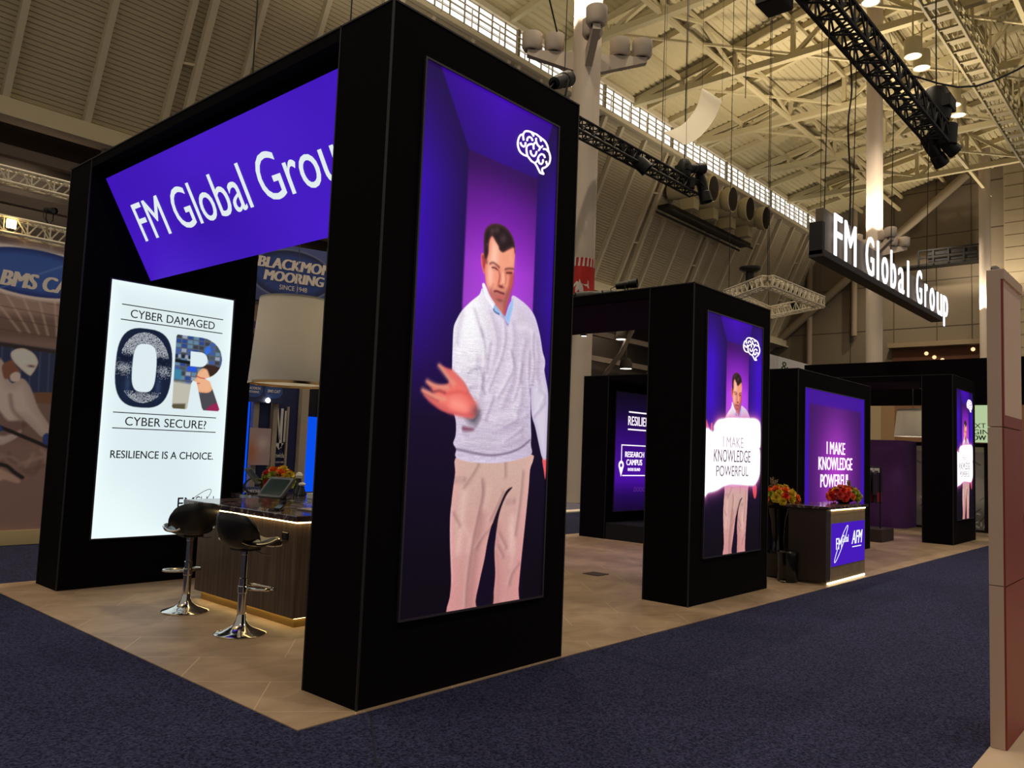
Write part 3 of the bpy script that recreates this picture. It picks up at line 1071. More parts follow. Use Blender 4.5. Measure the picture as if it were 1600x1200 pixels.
TR = {
 'hair': [(0.645,2.443),(0.628,2.462),(0.622,2.515),(0.616,2.576),(0.623,2.64),(0.656,2.685),(0.705,2.714),(0.761,2.727),(0.819,2.727),(0.867,2.711),(0.91,2.681),(0.94,2.641),(0.955,2.592),(0.954,2.547),(0.938,2.588),(0.887,2.565),(0.825,2.529),(0.786,2.539),(0.773,2.564),(0.744,2.589),(0.705,2.621),(0.681,2.597),(0.67,2.549),(0.671,2.499),(0.661,2.461)],
 'face': [(0.648,2.451),(0.667,2.502),(0.667,2.594),(0.704,2.631),(0.757,2.608),(0.816,2.581),(0.945,2.601),(0.956,2.563),(0.956,2.515),(0.951,2.449),(0.946,2.384),(0.938,2.318),(0.92,2.259),(0.908,2.217),(0.894,2.167),(0.882,2.133),(0.874,2.101),(0.866,2.069),(0.84,2.083),(0.804,2.109),(0.763,2.139),(0.727,2.175),(0.69,2.215),(0.663,2.26),(0.648,2.312),(0.642,2.372)],
 'ear': [(0.598,2.469),(0.622,2.478),(0.647,2.451),(0.652,2.405),(0.646,2.358),(0.635,2.331),(0.617,2.36),(0.599,2.41)],
 'browL': [(0.695,2.41),(0.723,2.423),(0.769,2.413),(0.793,2.398)],
 'browR': [(0.845,2.396),(0.885,2.412),(0.944,2.422)],
 'eyeL': [(0.707,2.401),(0.741,2.4),(0.781,2.392)],
 'eyeR': [(0.857,2.387),(0.898,2.392),(0.939,2.405)],
 'noseshade': [(0.788,2.385),(0.798,2.34),(0.788,2.291),(0.802,2.282),(0.829,2.279),(0.836,2.292)],
 'nosehi': [(0.831,2.37),(0.838,2.332),(0.838,2.292)],
 'mouth': [(0.751,2.228),(0.78,2.233),(0.814,2.229),(0.851,2.227)],
 'lip': [(0.782,2.196),(0.816,2.195),(0.85,2.207)],
 'stub': [(0.695,2.227),(0.745,2.236),(0.859,2.252),(0.923,2.268),(0.899,2.176),(0.868,2.107),(0.81,2.114),(0.75,2.159)],
 'jawshade': [(0.87,2.072),(0.884,2.134),(0.908,2.217),(0.93,2.285),(0.947,2.368),(0.932,2.381),(0.904,2.296),(0.878,2.228),(0.86,2.146),(0.852,2.089)],
 'collarL': [(0.62,2.252),(0.641,2.266),(0.664,2.241),(0.705,2.19),(0.765,2.137),(0.752,2.124),(0.745,2.1),(0.707,2.129),(0.654,2.174)],
 'collarblue': [(0.752,2.128),(0.792,2.123),(0.864,2.069),(0.883,2.086),(0.907,2.145),(0.945,2.199),(0.96,2.186),(0.956,2.129),(0.935,2.062),(0.911,2.01),(0.865,2.052),(0.801,2.07),(0.754,2.09),(0.744,2.107)],
 'collarshade': [(0.744,2.111),(0.76,2.083),(0.807,2.07)],
 'body': [(0.622,2.228),(0.596,2.179),(0.522,2.121),(0.432,2.039),(0.379,1.959),(0.358,1.9),(0.357,1.774),(0.361,1.632),(0.368,1.501),(0.383,1.36),(0.415,1.286),(0.425,1.221),(0.42,1.166),(0.404,1.122),(0.434,1.082),(0.429,1.036),(0.497,1.009),(0.624,0.996),(0.787,0.994),(0.957,1.005),(1.134,1.036),(1.236,1.069),(1.222,1.136),(1.222,1.208),(1.209,1.329),(1.198,1.498),(1.199,1.571),(1.29,1.578),(1.357,1.758),(1.316,1.866),(1.271,2.003),(1.215,2.11),(1.142,2.171),(1.032,2.216),(0.944,2.23),(0.933,2.153),(0.911,2.007),(0.869,2.048),(0.788,2.089),(0.735,2.127),(0.673,2.181)],
 'arm': [(1.166,1.909),(1.205,2.061),(1.265,2.014),(1.315,1.872),(1.352,1.708),(1.399,1.569),(1.41,1.476),(1.411,1.216),(1.41,1.041),(1.359,1.042),(1.315,1.139),(1.262,1.271),(1.219,1.354),(1.196,1.498)],
 'hem': [(0.431,1.084),(0.524,1.073),(0.652,1.057),(0.784,1.049),(0.953,1.067),(1.093,1.106),(1.209,1.172)],
 'vneck': [(0.63,2.214),(0.718,2.13),(0.798,2.079),(0.869,2.037),(0.912,1.998),(0.928,2.081),(0.949,2.204)],
 'fold0': [(0.631,1.933),(0.669,1.846),(0.692,1.734),(0.676,1.595),(0.665,1.503)],
 'fold1': [(0.735,1.843),(0.717,1.737),(0.714,1.645)],
 'fold2': [(0.879,2.014),(0.895,1.898),(0.86,1.753),(0.799,1.63),(0.739,1.509)],
 'fold3': [(0.962,1.812),(0.996,1.696),(0.923,1.571),(0.843,1.471)],
 'fold4': [(1.093,1.73),(1.065,1.584),(1.018,1.461)],
 'fold5': [(0.522,1.614),(0.583,1.649),(0.64,1.649),(0.668,1.594)],
 'fold6': [(0.536,1.504),(0.59,1.531),(0.656,1.525),(0.694,1.483)],
 'fold7': [(0.792,1.467),(0.748,1.361),(0.718,1.302)],
 'fold8': [(1.121,1.252),(1.017,1.189),(0.931,1.151)],
 'fold9': [(1.17,1.836),(1.171,1.666),(1.189,1.521)],
 'fold10': [(0.558,2.059),(0.603,1.974),(0.65,1.889)],
 'fold11': [(1.209,1.976),(1.213,1.853),(1.232,1.745),(1.213,1.596)],
 'fold12': [(0.5,1.202),(0.593,1.229),(0.653,1.299)],
 'fold13': [(1.291,1.554),(1.371,1.511),(1.317,1.433)],
 'fold14': [(1.255,1.356),(1.337,1.422),(1.374,1.461)],
 'fold15': [(1.063,1.321),(0.942,1.268),(0.838,1.274)],
 'hi0': [(0.795,1.699),(0.752,1.579),(0.709,1.461)],
 'hi1': [(0.932,1.714),(0.912,1.617),(0.841,1.494)],
 'hi2': [(1.067,1.56),(1.003,1.412)],
 'hi3': [(0.409,1.913),(0.41,1.78),(0.441,1.662)],
 'hi4': [(1.023,1.999),(1.132,2.014),(1.181,1.984)],
 'hi5': [(0.768,1.305),(0.868,1.334),(1.006,1.365)],
 'hand': [(0.234,1.638),(0.252,1.641),(0.296,1.631),(0.357,1.62),(0.398,1.6),(0.449,1.57),(0.497,1.534),(0.543,1.478),(0.579,1.439),(0.611,1.4),(0.623,1.353),(0.6,1.309),(0.554,1.301),(0.478,1.31),(0.38,1.319),(0.283,1.339),(0.227,1.364),(0.179,1.389),(0.141,1.414),(0.121,1.433),(0.099,1.459),(0.116,1.465),(0.156,1.458),(0.194,1.452),(0.172,1.482),(0.135,1.519),(0.156,1.523),(0.196,1.512),(0.241,1.508),(0.296,1.513),(0.332,1.526),(0.335,1.546),(0.309,1.57),(0.274,1.601),(0.247,1.626)],
 'cuff': [(0.511,1.307),(0.578,1.314),(0.636,1.353),(0.647,1.318),(0.616,1.262),(0.564,1.266)],
 'cuffred': [(0.486,1.241),(0.532,1.241),(0.583,1.234),(0.593,1.217),(0.493,1.209)],
 'palmhi': [(0.374,1.413),(0.438,1.417),(0.506,1.387),(0.508,1.357),(0.442,1.359),(0.376,1.378)],
 'thumbline': [(0.361,1.61),(0.412,1.574),(0.464,1.537),(0.5,1.493)],
 'palmline': [(0.259,1.468),(0.331,1.456),(0.435,1.476),(0.51,1.47)],
 'palmedge': [(0.171,1.398),(0.258,1.359),(0.379,1.332),(0.494,1.321),(0.56,1.331)],
 'fing': [(0.191,1.453),(0.259,1.465),(0.307,1.454)],
 'tipA': [(0.245,1.633),(0.29,1.597),(0.341,1.555),(0.383,1.524)],
 'tipB': [(0.144,1.519),(0.187,1.504),(0.25,1.493),(0.328,1.496)],
 'tipC': [(0.108,1.46),(0.161,1.443),(0.231,1.425),(0.31,1.414)],
 'tipD': [(0.128,1.429),(0.179,1.399),(0.258,1.365),(0.346,1.341)],
 'gapA': [(0.175,1.481),(0.198,1.457),(0.251,1.467),(0.307,1.457)],
 'gapB': [(0.124,1.434),(0.185,1.416),(0.248,1.398)],
 'palmlow': [(0.377,1.367),(0.476,1.344),(0.55,1.354),(0.59,1.392)],
 'noseline': [(0.794,2.418),(0.807,2.381),(0.808,2.326),(0.788,2.291)],
 'cheekline': [(0.732,2.273),(0.713,2.215),(0.738,2.173)],
 'sideburn': [(0.63,2.509),(0.644,2.458),(0.653,2.421)],
 'lowlid': [(0.72,2.372),(0.754,2.371),(0.788,2.381)],
 'earin': [(0.615,2.452),(0.635,2.433),(0.63,2.385)],
 'drapeA': [(0.722,2.061),(0.779,1.965),(0.811,1.852),(0.778,1.697),(0.735,1.578)],
 'drapeB': [(0.968,2.015),(0.992,1.911),(0.981,1.79),(1.015,1.674),(0.961,1.527),(0.898,1.405)],
 'drapeC': [(1.12,1.903),(1.09,1.778),(1.081,1.633),(1.107,1.491),(1.061,1.345)],
 'drapeD': [(0.611,1.725),(0.608,1.634),(0.669,1.572),(0.66,1.457)],
 'drapeE': [(0.688,1.267),(0.84,1.24),(1.011,1.283),(1.171,1.351)],
 'drapeF': [(0.536,1.138),(0.713,1.121),(0.915,1.127),(1.125,1.193)],
 'drapeG': [(1.251,1.92),(1.277,1.799),(1.265,1.675),(1.309,1.58)],
 'drapeH': [(0.434,2.017),(0.409,1.924),(0.4,1.812)],
 'kneeA': [(0.548,0.544),(0.598,0.479),(0.588,0.395)],
 'kneeB': [(1.029,0.522),(1.071,0.385),(1.045,0.253)],
 'legshadeA': [(0.732,0.817),(0.712,0.623),(0.679,0.41),(0.647,0.179),(0.643,-0.009)],
 'legshadeB': [(0.895,0.528),(0.888,0.375),(0.914,0.209),(0.911,-0.009)],
 'pants': [(0.432,1.023),(0.435,0.924),(0.422,0.82),(0.412,0.716),(0.407,0.613),(0.416,0.458),(0.433,0.302),(0.443,0.199),(0.437,0.097),(0.427,-0.024),(0.697,-0.058),(0.696,0.048),(0.724,0.172),(0.764,0.318),(0.79,0.446),(0.831,0.564),(0.867,0.496),(0.857,0.399),(0.865,0.311),(0.878,0.212),(0.872,0.104),(0.861,-0.035),(1.141,-0.069),(1.143,0.076),(1.163,0.3),(1.187,0.526),(1.215,0.812),(1.224,0.951),(1.255,1.021),(1.225,1.067),(0.878,1.082),(0.561,1.074)],
 'pantsgap': [(0.696,0.006),(0.724,0.172),(0.764,0.318),(0.79,0.446),(0.831,0.564),(0.886,0.671),(0.962,0.792),(1.028,0.819),(0.964,0.759),(0.904,0.649),(0.878,0.529),(0.862,0.376),(0.878,0.212),(0.872,0.104),(0.859,-0.014)],
 'pf0': [(0.659,0.979),(0.602,0.904),(0.531,0.829)],
 'pf1': [(0.705,0.871),(0.719,0.774),(0.681,0.624),(0.632,0.413),(0.601,0.184),(0.596,0.017)],
 'pf2': [(0.942,0.994),(0.947,0.904)],
 'pf3': [(0.929,0.781),(0.884,0.705),(0.809,0.597)],
 'pf4': [(0.439,0.874),(0.528,0.877)],
 'pf5': [(0.967,0.714),(1.052,0.717)],
 'pf6': [(1.144,0.927),(1.122,0.699),(1.083,0.474)],
 'pf7': [(0.439,0.643),(0.502,0.567)],
 'pf8': [(0.914,0.483),(0.986,0.39)],
 'pf9': [(0.903,0.396),(0.957,0.326)],
 'pf10': [(1.131,0.257),(1.065,0.195),(1.036,0.12)],
 'pf11': [(0.813,0.532),(0.752,0.492),(0.679,0.41)],
 'ph0': [(0.533,0.787),(0.514,0.609),(0.498,0.401)],
 'ph1': [(0.764,0.816),(0.74,0.687)],
 'ph2': [(1.042,0.588),(1.038,0.365)],
 'handR': [(1.361,1.037),(1.417,1.043),(1.416,0.952),(1.406,0.875),(1.385,0.94)],
 'ceil': [(0.135,3.66),(1.28,3.664),(1.112,3.338),(0.304,3.291)],
 'back': [(0.304,3.291),(1.112,3.338),(1.211,1.112),(1.238,-0.123),(0.331,-0.133),(0.293,1.087)],
 'pantsedge': [(0.407,0.685),(0.418,0.458),(0.443,0.199)],
 'Bo': [(0.988,3.47),(0.955,3.453),(0.936,3.42),(0.929,3.381),(0.94,3.347),(0.963,3.325),(1.0,3.316),(1.047,3.318),(1.063,3.311),(1.095,3.295),(1.133,3.29),(1.16,3.273),(1.194,3.24),(1.207,3.234),(1.243,3.238),(1.226,3.25),(1.225,3.275),(1.256,3.293),(1.288,3.319),(1.309,3.347),(1.317,3.388),(1.305,3.419),(1.287,3.444),(1.283,3.46),(1.265,3.484),(1.238,3.501),(1.198,3.51),(1.172,3.514),(1.139,3.52),(1.101,3.518),(1.076,3.518),(1.038,3.512),(1.008,3.5),(0.991,3.48),(0.986,3.457),(0.994,3.426)],
 'Ba': [(0.958,3.399),(0.972,3.382),(0.997,3.378),(1.014,3.396),(1.016,3.417)],
 'Bb': [(1.034,3.435),(1.038,3.458),(1.059,3.473),(1.082,3.472),(1.098,3.456)],
 'Bc': [(1.046,3.32),(1.036,3.34),(1.03,3.367),(1.033,3.389),(1.051,3.409),(1.081,3.425),(1.112,3.433),(1.124,3.45)],
 'Bc2': [(1.112,3.433),(1.11,3.414),(1.115,3.394)],
 'Bd': [(1.078,3.374),(1.085,3.351),(1.111,3.34),(1.136,3.354),(1.15,3.388)],
 'Be': [(1.138,3.49),(1.139,3.465),(1.156,3.445),(1.176,3.437),(1.202,3.438),(1.218,3.454)],
 'Be2': [(1.183,3.436),(1.184,3.416),(1.172,3.403)],
 'Bf': [(1.076,3.518),(1.092,3.509),(1.109,3.495)],
 'Bf2': [(1.185,3.51),(1.2,3.482)],
 'Bg': [(1.229,3.432),(1.261,3.44),(1.288,3.431)],
 'Bh': [(1.133,3.29),(1.161,3.317),(1.172,3.348),(1.187,3.37),(1.212,3.386),(1.238,3.385),(1.252,3.368)],
 'Bh2': [(1.175,3.332),(1.184,3.309),(1.21,3.307),(1.228,3.327),(1.23,3.349)],
 'Bi': [(1.266,3.347),(1.284,3.318)],
 'Ssign': [(-0.021,1.372),(0.179,1.385),(0.199,1.447),(0.286,1.518),(0.427,1.546),(0.691,1.567),(0.968,1.578),(1.224,1.592),(1.357,1.568),(1.413,1.498),(1.421,1.266),(1.389,1.222),(1.413,1.179),(1.412,0.92),(1.323,0.806),(1.22,0.769),(0.934,0.78),(0.631,0.789),(0.457,0.764),(0.289,0.719),(0.098,0.698),(-0.01,0.703)],
 'SfA': [(-0.003,1.516),(0.039,1.485),(0.074,1.422),(0.092,1.377),(0.005,1.373)],
 'SfB': [(0.129,1.464),(0.156,1.481),(0.169,1.426),(0.166,1.38),(0.135,1.385)],
 'Shand2': [(1.22,0.771),(1.317,0.777),(1.327,0.677),(1.29,0.614),(1.24,0.65)],
}


BRAIN = {k[1:]: v for k, v in TR.items() if k[0] == 'B'}


def brain(parent, x0, y, z0, s, mat_, dx=0.0, dz=0.0, sx=None):
    sx = sx or s
    m = MB()
    for k, pts in BRAIN.items():
        q = smooth_pts(pts, 5, False)
        m.tube([(x0 + dx + p[0] * sx, y, z0 + dz + p[1] * s) for p in q], 0.0074 * s, 6)
    return m.build('brain_emblem', mat_, parent)


def paint_room(P, s, cx, w, h, bright=1.0):
    """violet box room; s scales the traced measures of the tall picture."""
    def T(pts):
        return [(cx + (p[0] - 0.736) * s, p[1] * s) for p in pts]
    X, Z = P.x, P.z
    u = (X - cx) / s + 0.736
    v = Z / s
    # side walls
    side = np.clip(1.35 - np.abs(v - 2.55) / 0.95, 0, 1)
    edge = np.clip(np.maximum(0.42 - u, u - 1.08) / 0.42, 0, 1)
    P.c[:] = 0
    dark = np.array((26, 9, 52)) / 255
    blue = np.array((54, 9, 168)) / 255
    low = np.clip((v - 0.15) / 1.6, 0, 1)[..., None]
    a = (side * (0.25 + 0.75 * edge))[..., None]
    P.c[:] = (dark * (1 - a) + blue * a) * (0.3 + 0.7 * low)
    # back wall
    bw = T(TR['back'])
    bw = [(T([(0.435, 0)])[0][0], -0.2), (T([(1.18, 0)])[0][0], -0.2), (T([(1.185, 0)])[0][0], T([(0, 3.2)])[0][1]), (T([(0.43, 0)])[0][0], T([(0, 3.2)])[0][1])]
    sl = P.sub(bw, 0.05)
    d = P.dist(bw, sl)
    al = np.clip(0.5 - d / (0.02 * s), 0, 1)[..., None]
    vv, uu = v[sl], u[sl]
    stops = [(0.0, (14, 5, 26)), (0.55, (16, 5, 32)), (1.0, (38, 8, 62)), (1.4, (84, 18, 124)), (1.75, (128, 42, 172)), (2.1, (166, 66, 208)), (2.4, (160, 56, 204)), (2.65, (126, 36, 172)), (2.9, (92, 22, 136)), (3.1, (56, 12, 92)), (3.4, (34, 8, 66))]
    col = np.stack([np.interp(vv, [q[0] for q in stops], [q[1][k] for q in stops]) for k in range(3)], -1)
    fall = np.clip(1.06 - ((uu - 0.8) / 0.75) ** 2 * 0.5, 0.3, 1.1)[..., None]
    P.c[sl] = P.c[sl] * (1 - al) + col / 255 * fall * al
    # ceiling of the room
    ce = T([(0.1, 3.72), (1.36, 3.72), (1.18, 3.18), (0.43, 3.18)])
    sl = P.sub(ce, 0.05)
    d = P.dist(ce, sl)
    al = np.clip(0.5 - d / (0.016 * s), 0, 1)[..., None]
    t = np.clip((v[sl] - 3.18) / 0.5, 0, 1)[..., None]
    t2 = np.clip(1 - np.abs(u[sl] - 0.75) / 1.0, 0, 1)[..., None]
    col = np.array((50, 10, 132)) * (1 - t) + np.array((66, 6, 178)) * t
    P.c[sl] = P.c[sl] * (1 - al) + col / 255 * (0.65 + 0.35 * t2) * al
    if bright != 1.0:
        P.c[:] = np.clip(P.c * bright, 0, 1)
    return T


def paint_man(P, T, s, full=True, lo=False):
    k = s
    def poly(n, rgb, soft=0.004, alpha=1.0, inner=None, smooth=True):
        P.poly(T(TR[n]), rgb, soft * k, alpha, smooth, inner)
    def stroke(n, w, rgb, alpha=1.0, soft=None):
        P.stroke(T(TR[n]), w * k, rgb, alpha, (soft or w * 0.8) * k)
    def blob(x, z, rx, rz, rgb, al, rot=0):
        c = T([(x, z)])[0]
        P.blob(c[0], c[1], rx * k, rz * k, rgb, al, rot)
    # trousers
    before = P.c.copy()
    poly('pants', (222, 160, 156), 0.005, inner=((200, 158, 146), 0.09))
    base = P.c.copy()
    sl = P.sub(T(TR['pants']), 0.02)
    zz = (P.z / s)[sl]
    inside = np.clip(0.5 - P.dist(smooth_pts(T(TR['pants']), 4), sl) / (0.01 * k), 0, 1)
    # warm towards the waist, rosy towards the foot
    tt = np.clip((zz - 0.1) / 0.85, 0, 1)[..., None]
    P.c[sl] = P.c[sl] * (1 - inside[..., None] * 0.45) + (np.array((206, 128, 134)) * (1 - tt) + np.array((214, 184, 170)) * tt) / 255 * inside[..., None] * 0.45
    stroke('legshadeA', 0.06, (150, 100, 98), 0.45, 0.05)
    stroke('legshadeB', 0.05, (170, 116, 112), 0.45, 0.05)
    for n in [q for q in TR if q.startswith('ph')]:
        stroke(n, 0.05, (240, 206, 192), 0.5, 0.05)
    for n in [q for q in TR if q.startswith('pf')]:
        stroke(n, 0.022, (128, 86, 86), 0.5, 0.03)
        c_ = [(q[0] - 0.022, q[1]) for q in TR[n]]
        P.stroke(T(c_), 0.014 * k, (238, 204, 194), 0.35, 0.02 * k)
    stroke('kneeA', 0.03, (236, 196, 190), 0.4, 0.04)
    stroke('kneeB', 0.03, (234, 196, 188), 0.4, 0.04)
    stroke('pantsedge', 0.025, (240, 186, 192), 0.6, 0.02)
    r = np.random.RandomState(9)
    gz = np.repeat(r.randn(inside.shape[0], 1), inside.shape[1], 1)
    P.c[sl] = np.clip(P.c[sl] * (1 + (r.randn(*inside.shape) * 0.02 * inside)[..., None]), 0, 1)
    P.poly(T(TR['pantsgap']), (24, 10, 26), 0.006 * k, 1.0)
    # left arm of the figure
    poly('handR', (232, 92, 96), 0.005)
    poly('arm', (196, 184, 212), 0.005, inner=((214, 204, 222), 0.05))
    # jumper
    poly('body', (226, 214, 236), 0.005, inner=((216, 204, 220), 0.1))
    sl = P.sub(T(TR['body']), 0.02)
    ins = np.clip(0.5 - P.dist(smooth_pts(T(TR['body']), 4), sl) / (0.01 * k), 0, 1)
    uu, vv = ((P.x - T([(0, 0)])[0][0]) / s)[sl], (P.z / s)[sl]
    lit = np.exp(-((uu - 0.5) / 0.2) ** 2 - ((vv - 2.0) / 0.42) ** 2)
    a = (lit * ins * 0.95)[..., None]
    P.c[sl] = P.c[sl] * (1 - a) + a * np.array((254, 252, 255)) / 255
    sh = np.clip((uu - 0.85) / 0.6, 0, 1) * 0.25 + np.clip((1.75 - vv) / 0.6, 0, 1) * 0.22
    a = (np.clip(sh, 0, 0.5) * ins)[..., None]
    P.c[sl] = P.c[sl] * (1 - a) + a * np.array((150, 130, 164)) / 255
    for n in [q for q in TR if q.startswith('hi')]:
        stroke(n, 0.035, (248, 240, 250), 0.45, 0.04)
    for n in [q for q in TR if q.startswith('drape')]:
        stroke(n, 0.03, (158, 138, 166), 0.38, 0.045)
        c_ = [(q[0] - 0.034, q[1] + 0.006) for q in TR[n]]
        P.stroke(T(c_), 0.02 * k, (250, 244, 252), 0.4, 0.03 * k)
    for n in [q for q in TR if q.startswith('fold')]:
        stroke(n, 0.016, (122, 102, 132), 0.36, 0.026)
        c_ = [(q[0] - 0.026, q[1] + 0.008) for q in TR[n]]
        P.stroke(T(c_), 0.014 * k, (248, 242, 250), 0.35, 0.02 * k)
    stroke('hem', 0.014, (98, 78, 104), 0.75, 0.012)
    # knit speckle
    r = np.random.RandomState(3)
    g = r.randn(*ins.shape) * ins * 0.028
    rows = np.repeat(r.randn(ins.shape[0], (ins.shape[1] + 11) // 12), 12, 1)[:, :ins.shape[1]]
    g = g + rows * ins * 0.03 * np.clip((2.1 - vv) / 0.4, 0.3, 1)
    P.c[sl] = np.clip(P.c[sl] * (1 + g[..., None]), 0, 1)
    # armpit gap
    P.poly(T([(1.335, 1.98), (1.355, 1.75), (1.37, 1.62), (1.42, 1.5), (1.5, 1.3), (1.42, 1.3), (1.36, 1.42), (1.33, 1.6)]), (34, 10, 76), 0.006 * k, 0.0)
    # nothing of the folds may spill past the outline of the figure
    al = np.zeros(P.x.shape)
    for n in ('pants', 'handR', 'arm', 'body'):
        q = smooth_pts(T(TR[n]), 4)
        s_ = P.sub(q, 0.03)
        al[s_] = np.maximum(al[s_], np.clip(0.5 - P.dist(q, s_) / (0.01 * k), 0, 1))
    P.c = before * (1 - al[..., None]) + P.c * al[..., None]
    # neck, collar, face
    stroke('vneck', 0.012, (176, 160, 186), 0.6, 0.01)
    poly('collarblue', (176, 204, 240), 0.004, inner=((150, 186, 236), 0.03))
    stroke('collarshade', 0.012, (44, 66, 128), 0.8, 0.008)
    poly('ear', (232, 120, 116), 0.004, inner=((196, 72, 76), 0.02))
    poly('face', (232, 124, 106), 0.004, inner=((246, 162, 132), 0.05))
    poly('collarL', (246, 246, 255), 0.004)
    # the printed face, feature by feature
    stroke('earin', 0.014, (150, 48, 54), 0.7, 0.014)
    blob(0.735, 2.49, 0.045, 0.12, (255, 206, 182), 0.8)
    blob(0.70, 2.33, 0.035, 0.1, (255, 200, 182), 0.75)
    blob(0.76, 2.34, 0.04, 0.06, (240, 140, 118), 0.5)
    blob(0.86, 2.49, 0.06, 0.06, (240, 156, 124), 0.6)
    blob(0.93, 2.47, 0.025, 0.07, (250, 180, 150), 0.5)
    poly('jawshade', (158, 62, 56), 0.022, 0.75)
    poly('stub', (146, 80, 82), 0.03, 0.6)
    blob(0.925, 2.34, 0.03, 0.07, (188, 84, 70), 0.6)
    stroke('cheekline', 0.012, (196, 92, 84), 0.5, 0.02)
    blob(0.757, 2.402, 0.045, 0.018, (196, 96, 80), 0.6)
    blob(0.90, 2.392, 0.045, 0.018, (160, 68, 62), 0.65)
    P.stroke(T([(0.692, 2.418), (0.722, 2.432), (0.762, 2.424), (0.79, 2.412)]), 0.013 * k, (96, 44, 42), 0.75, 0.011 * k)
    P.stroke(T([(0.858, 2.41), (0.89, 2.422), (0.944, 2.43)]), 0.013 * k, (86, 38, 40), 0.75, 0.011 * k)
    P.stroke(T([(0.716, 2.395), (0.742, 2.398), (0.774, 2.389)]), 0.010 * k, (58, 22, 28), 0.8, 0.007 * k)
    P.stroke(T([(0.872, 2.386), (0.9, 2.391), (0.928, 2.397)]), 0.010 * k, (52, 20, 28), 0.8, 0.007 * k)
    P.stroke(T([(0.722, 2.378), (0.748, 2.376), (0.776, 2.38)]), 0.008 * k, (226, 138, 114), 0.6, 0.009 * k)
    P.stroke(T([(0.81, 2.37), (0.806, 2.33), (0.798, 2.3)]), 0.016 * k, (190, 86, 72), 0.5, 0.018 * k)
    P.stroke(T([(0.862, 2.38), (0.868, 2.33), (0.858, 2.295)]), 0.016 * k, (176, 76, 66), 0.5, 0.018 * k)
    stroke('nosehi', 0.022, (255, 190, 162), 0.8, 0.018)
    stroke('noseshade', 0.010, (140, 46, 48), 0.6, 0.012)
    blob(0.818, 2.272, 0.034, 0.011, (112, 36, 42), 0.85)
    stroke('mouth', 0.014, (112, 30, 42), 0.9, 0.009)
    stroke('lip', 0.018, (216, 92, 94), 0.75, 0.012)
    blob(0.812, 2.172, 0.035, 0.012, (124, 56, 60), 0.65)
    blob(0.81, 2.135, 0.03, 0.015, (206, 124, 118), 0.5)
    stroke('sideburn', 0.02, (90, 50, 50), 0.7, 0.016)
    poly('hair', (74, 46, 46), 0.008, inner=((38, 24, 28), 0.03))
    for x, z, rr in ((0.70, 2.66, 0.03), (0.75, 2.68, 0.03), (0.655, 2.55, 0.012), (0.82, 2.63, 0.04)):
        blob(x, z, rr, rr * 0.8, (104, 76, 78), 0.5, 0.6)
    if full:
        poly('cuff', (60, 54, 70), 0.03, 0.75)
        poly('cuffred', (120, 60, 84), 0.012, 0.8)
        poly('hand', (206, 96, 96), 0.010, inner=((238, 112, 102), 0.05))
        stroke('palmlow', 0.06, (250, 122, 112), 0.7, 0.05)
        poly('palmhi', (255, 168, 150), 0.05, 0.85)
        for n in ('tipA', 'tipB', 'tipC'):
            stroke(n, 0.03, (228, 160, 134), 0.75, 0.026)
        stroke('tipD', 0.022, (226, 120, 112), 0.6, 0.022)
        stroke('gapA', 0.014, (120, 52, 60), 0.75, 0.014)
        stroke('gapB', 0.010, (160, 72, 76), 0.6, 0.014)
        stroke('thumbline', 0.018, (236, 122, 112), 0.7, 0.03)
        stroke('palmline', 0.014, (196, 74, 74), 0.5, 0.02)
        stroke('palmedge', 0.018, (200, 70, 80), 0.5, 0.024)
        blob(TR['palmlow'][3][0] + 0.02, TR['palmlow'][3][1] - 0.04, 0.05, 0.05, (96, 66, 76), 0.6)


# ---- tall picture on the near pylon
t = lightbox('tall lit picture of a man in a light jumper, on the near pylon', 0.29, -0.002, 0.5, 1.41, 3.666)
P = Picture(1.41, 3.666, 300, 800)
T = paint_room(P, 1.0, 0.736, 1.41, 3.666)
paint_man(P, T, 1.0)
P.build('printed_picture', INKGLOW, t, (0.29, -0.012, 0.5), (1, 0, 0), (0, 0, 1))
EMBLEM = emat('emblem_glow', (255, 236, 255), 1.5, 'NONE')
brain(t, 0.29, -0.02, 0.5, 1.0, EMBLEM)

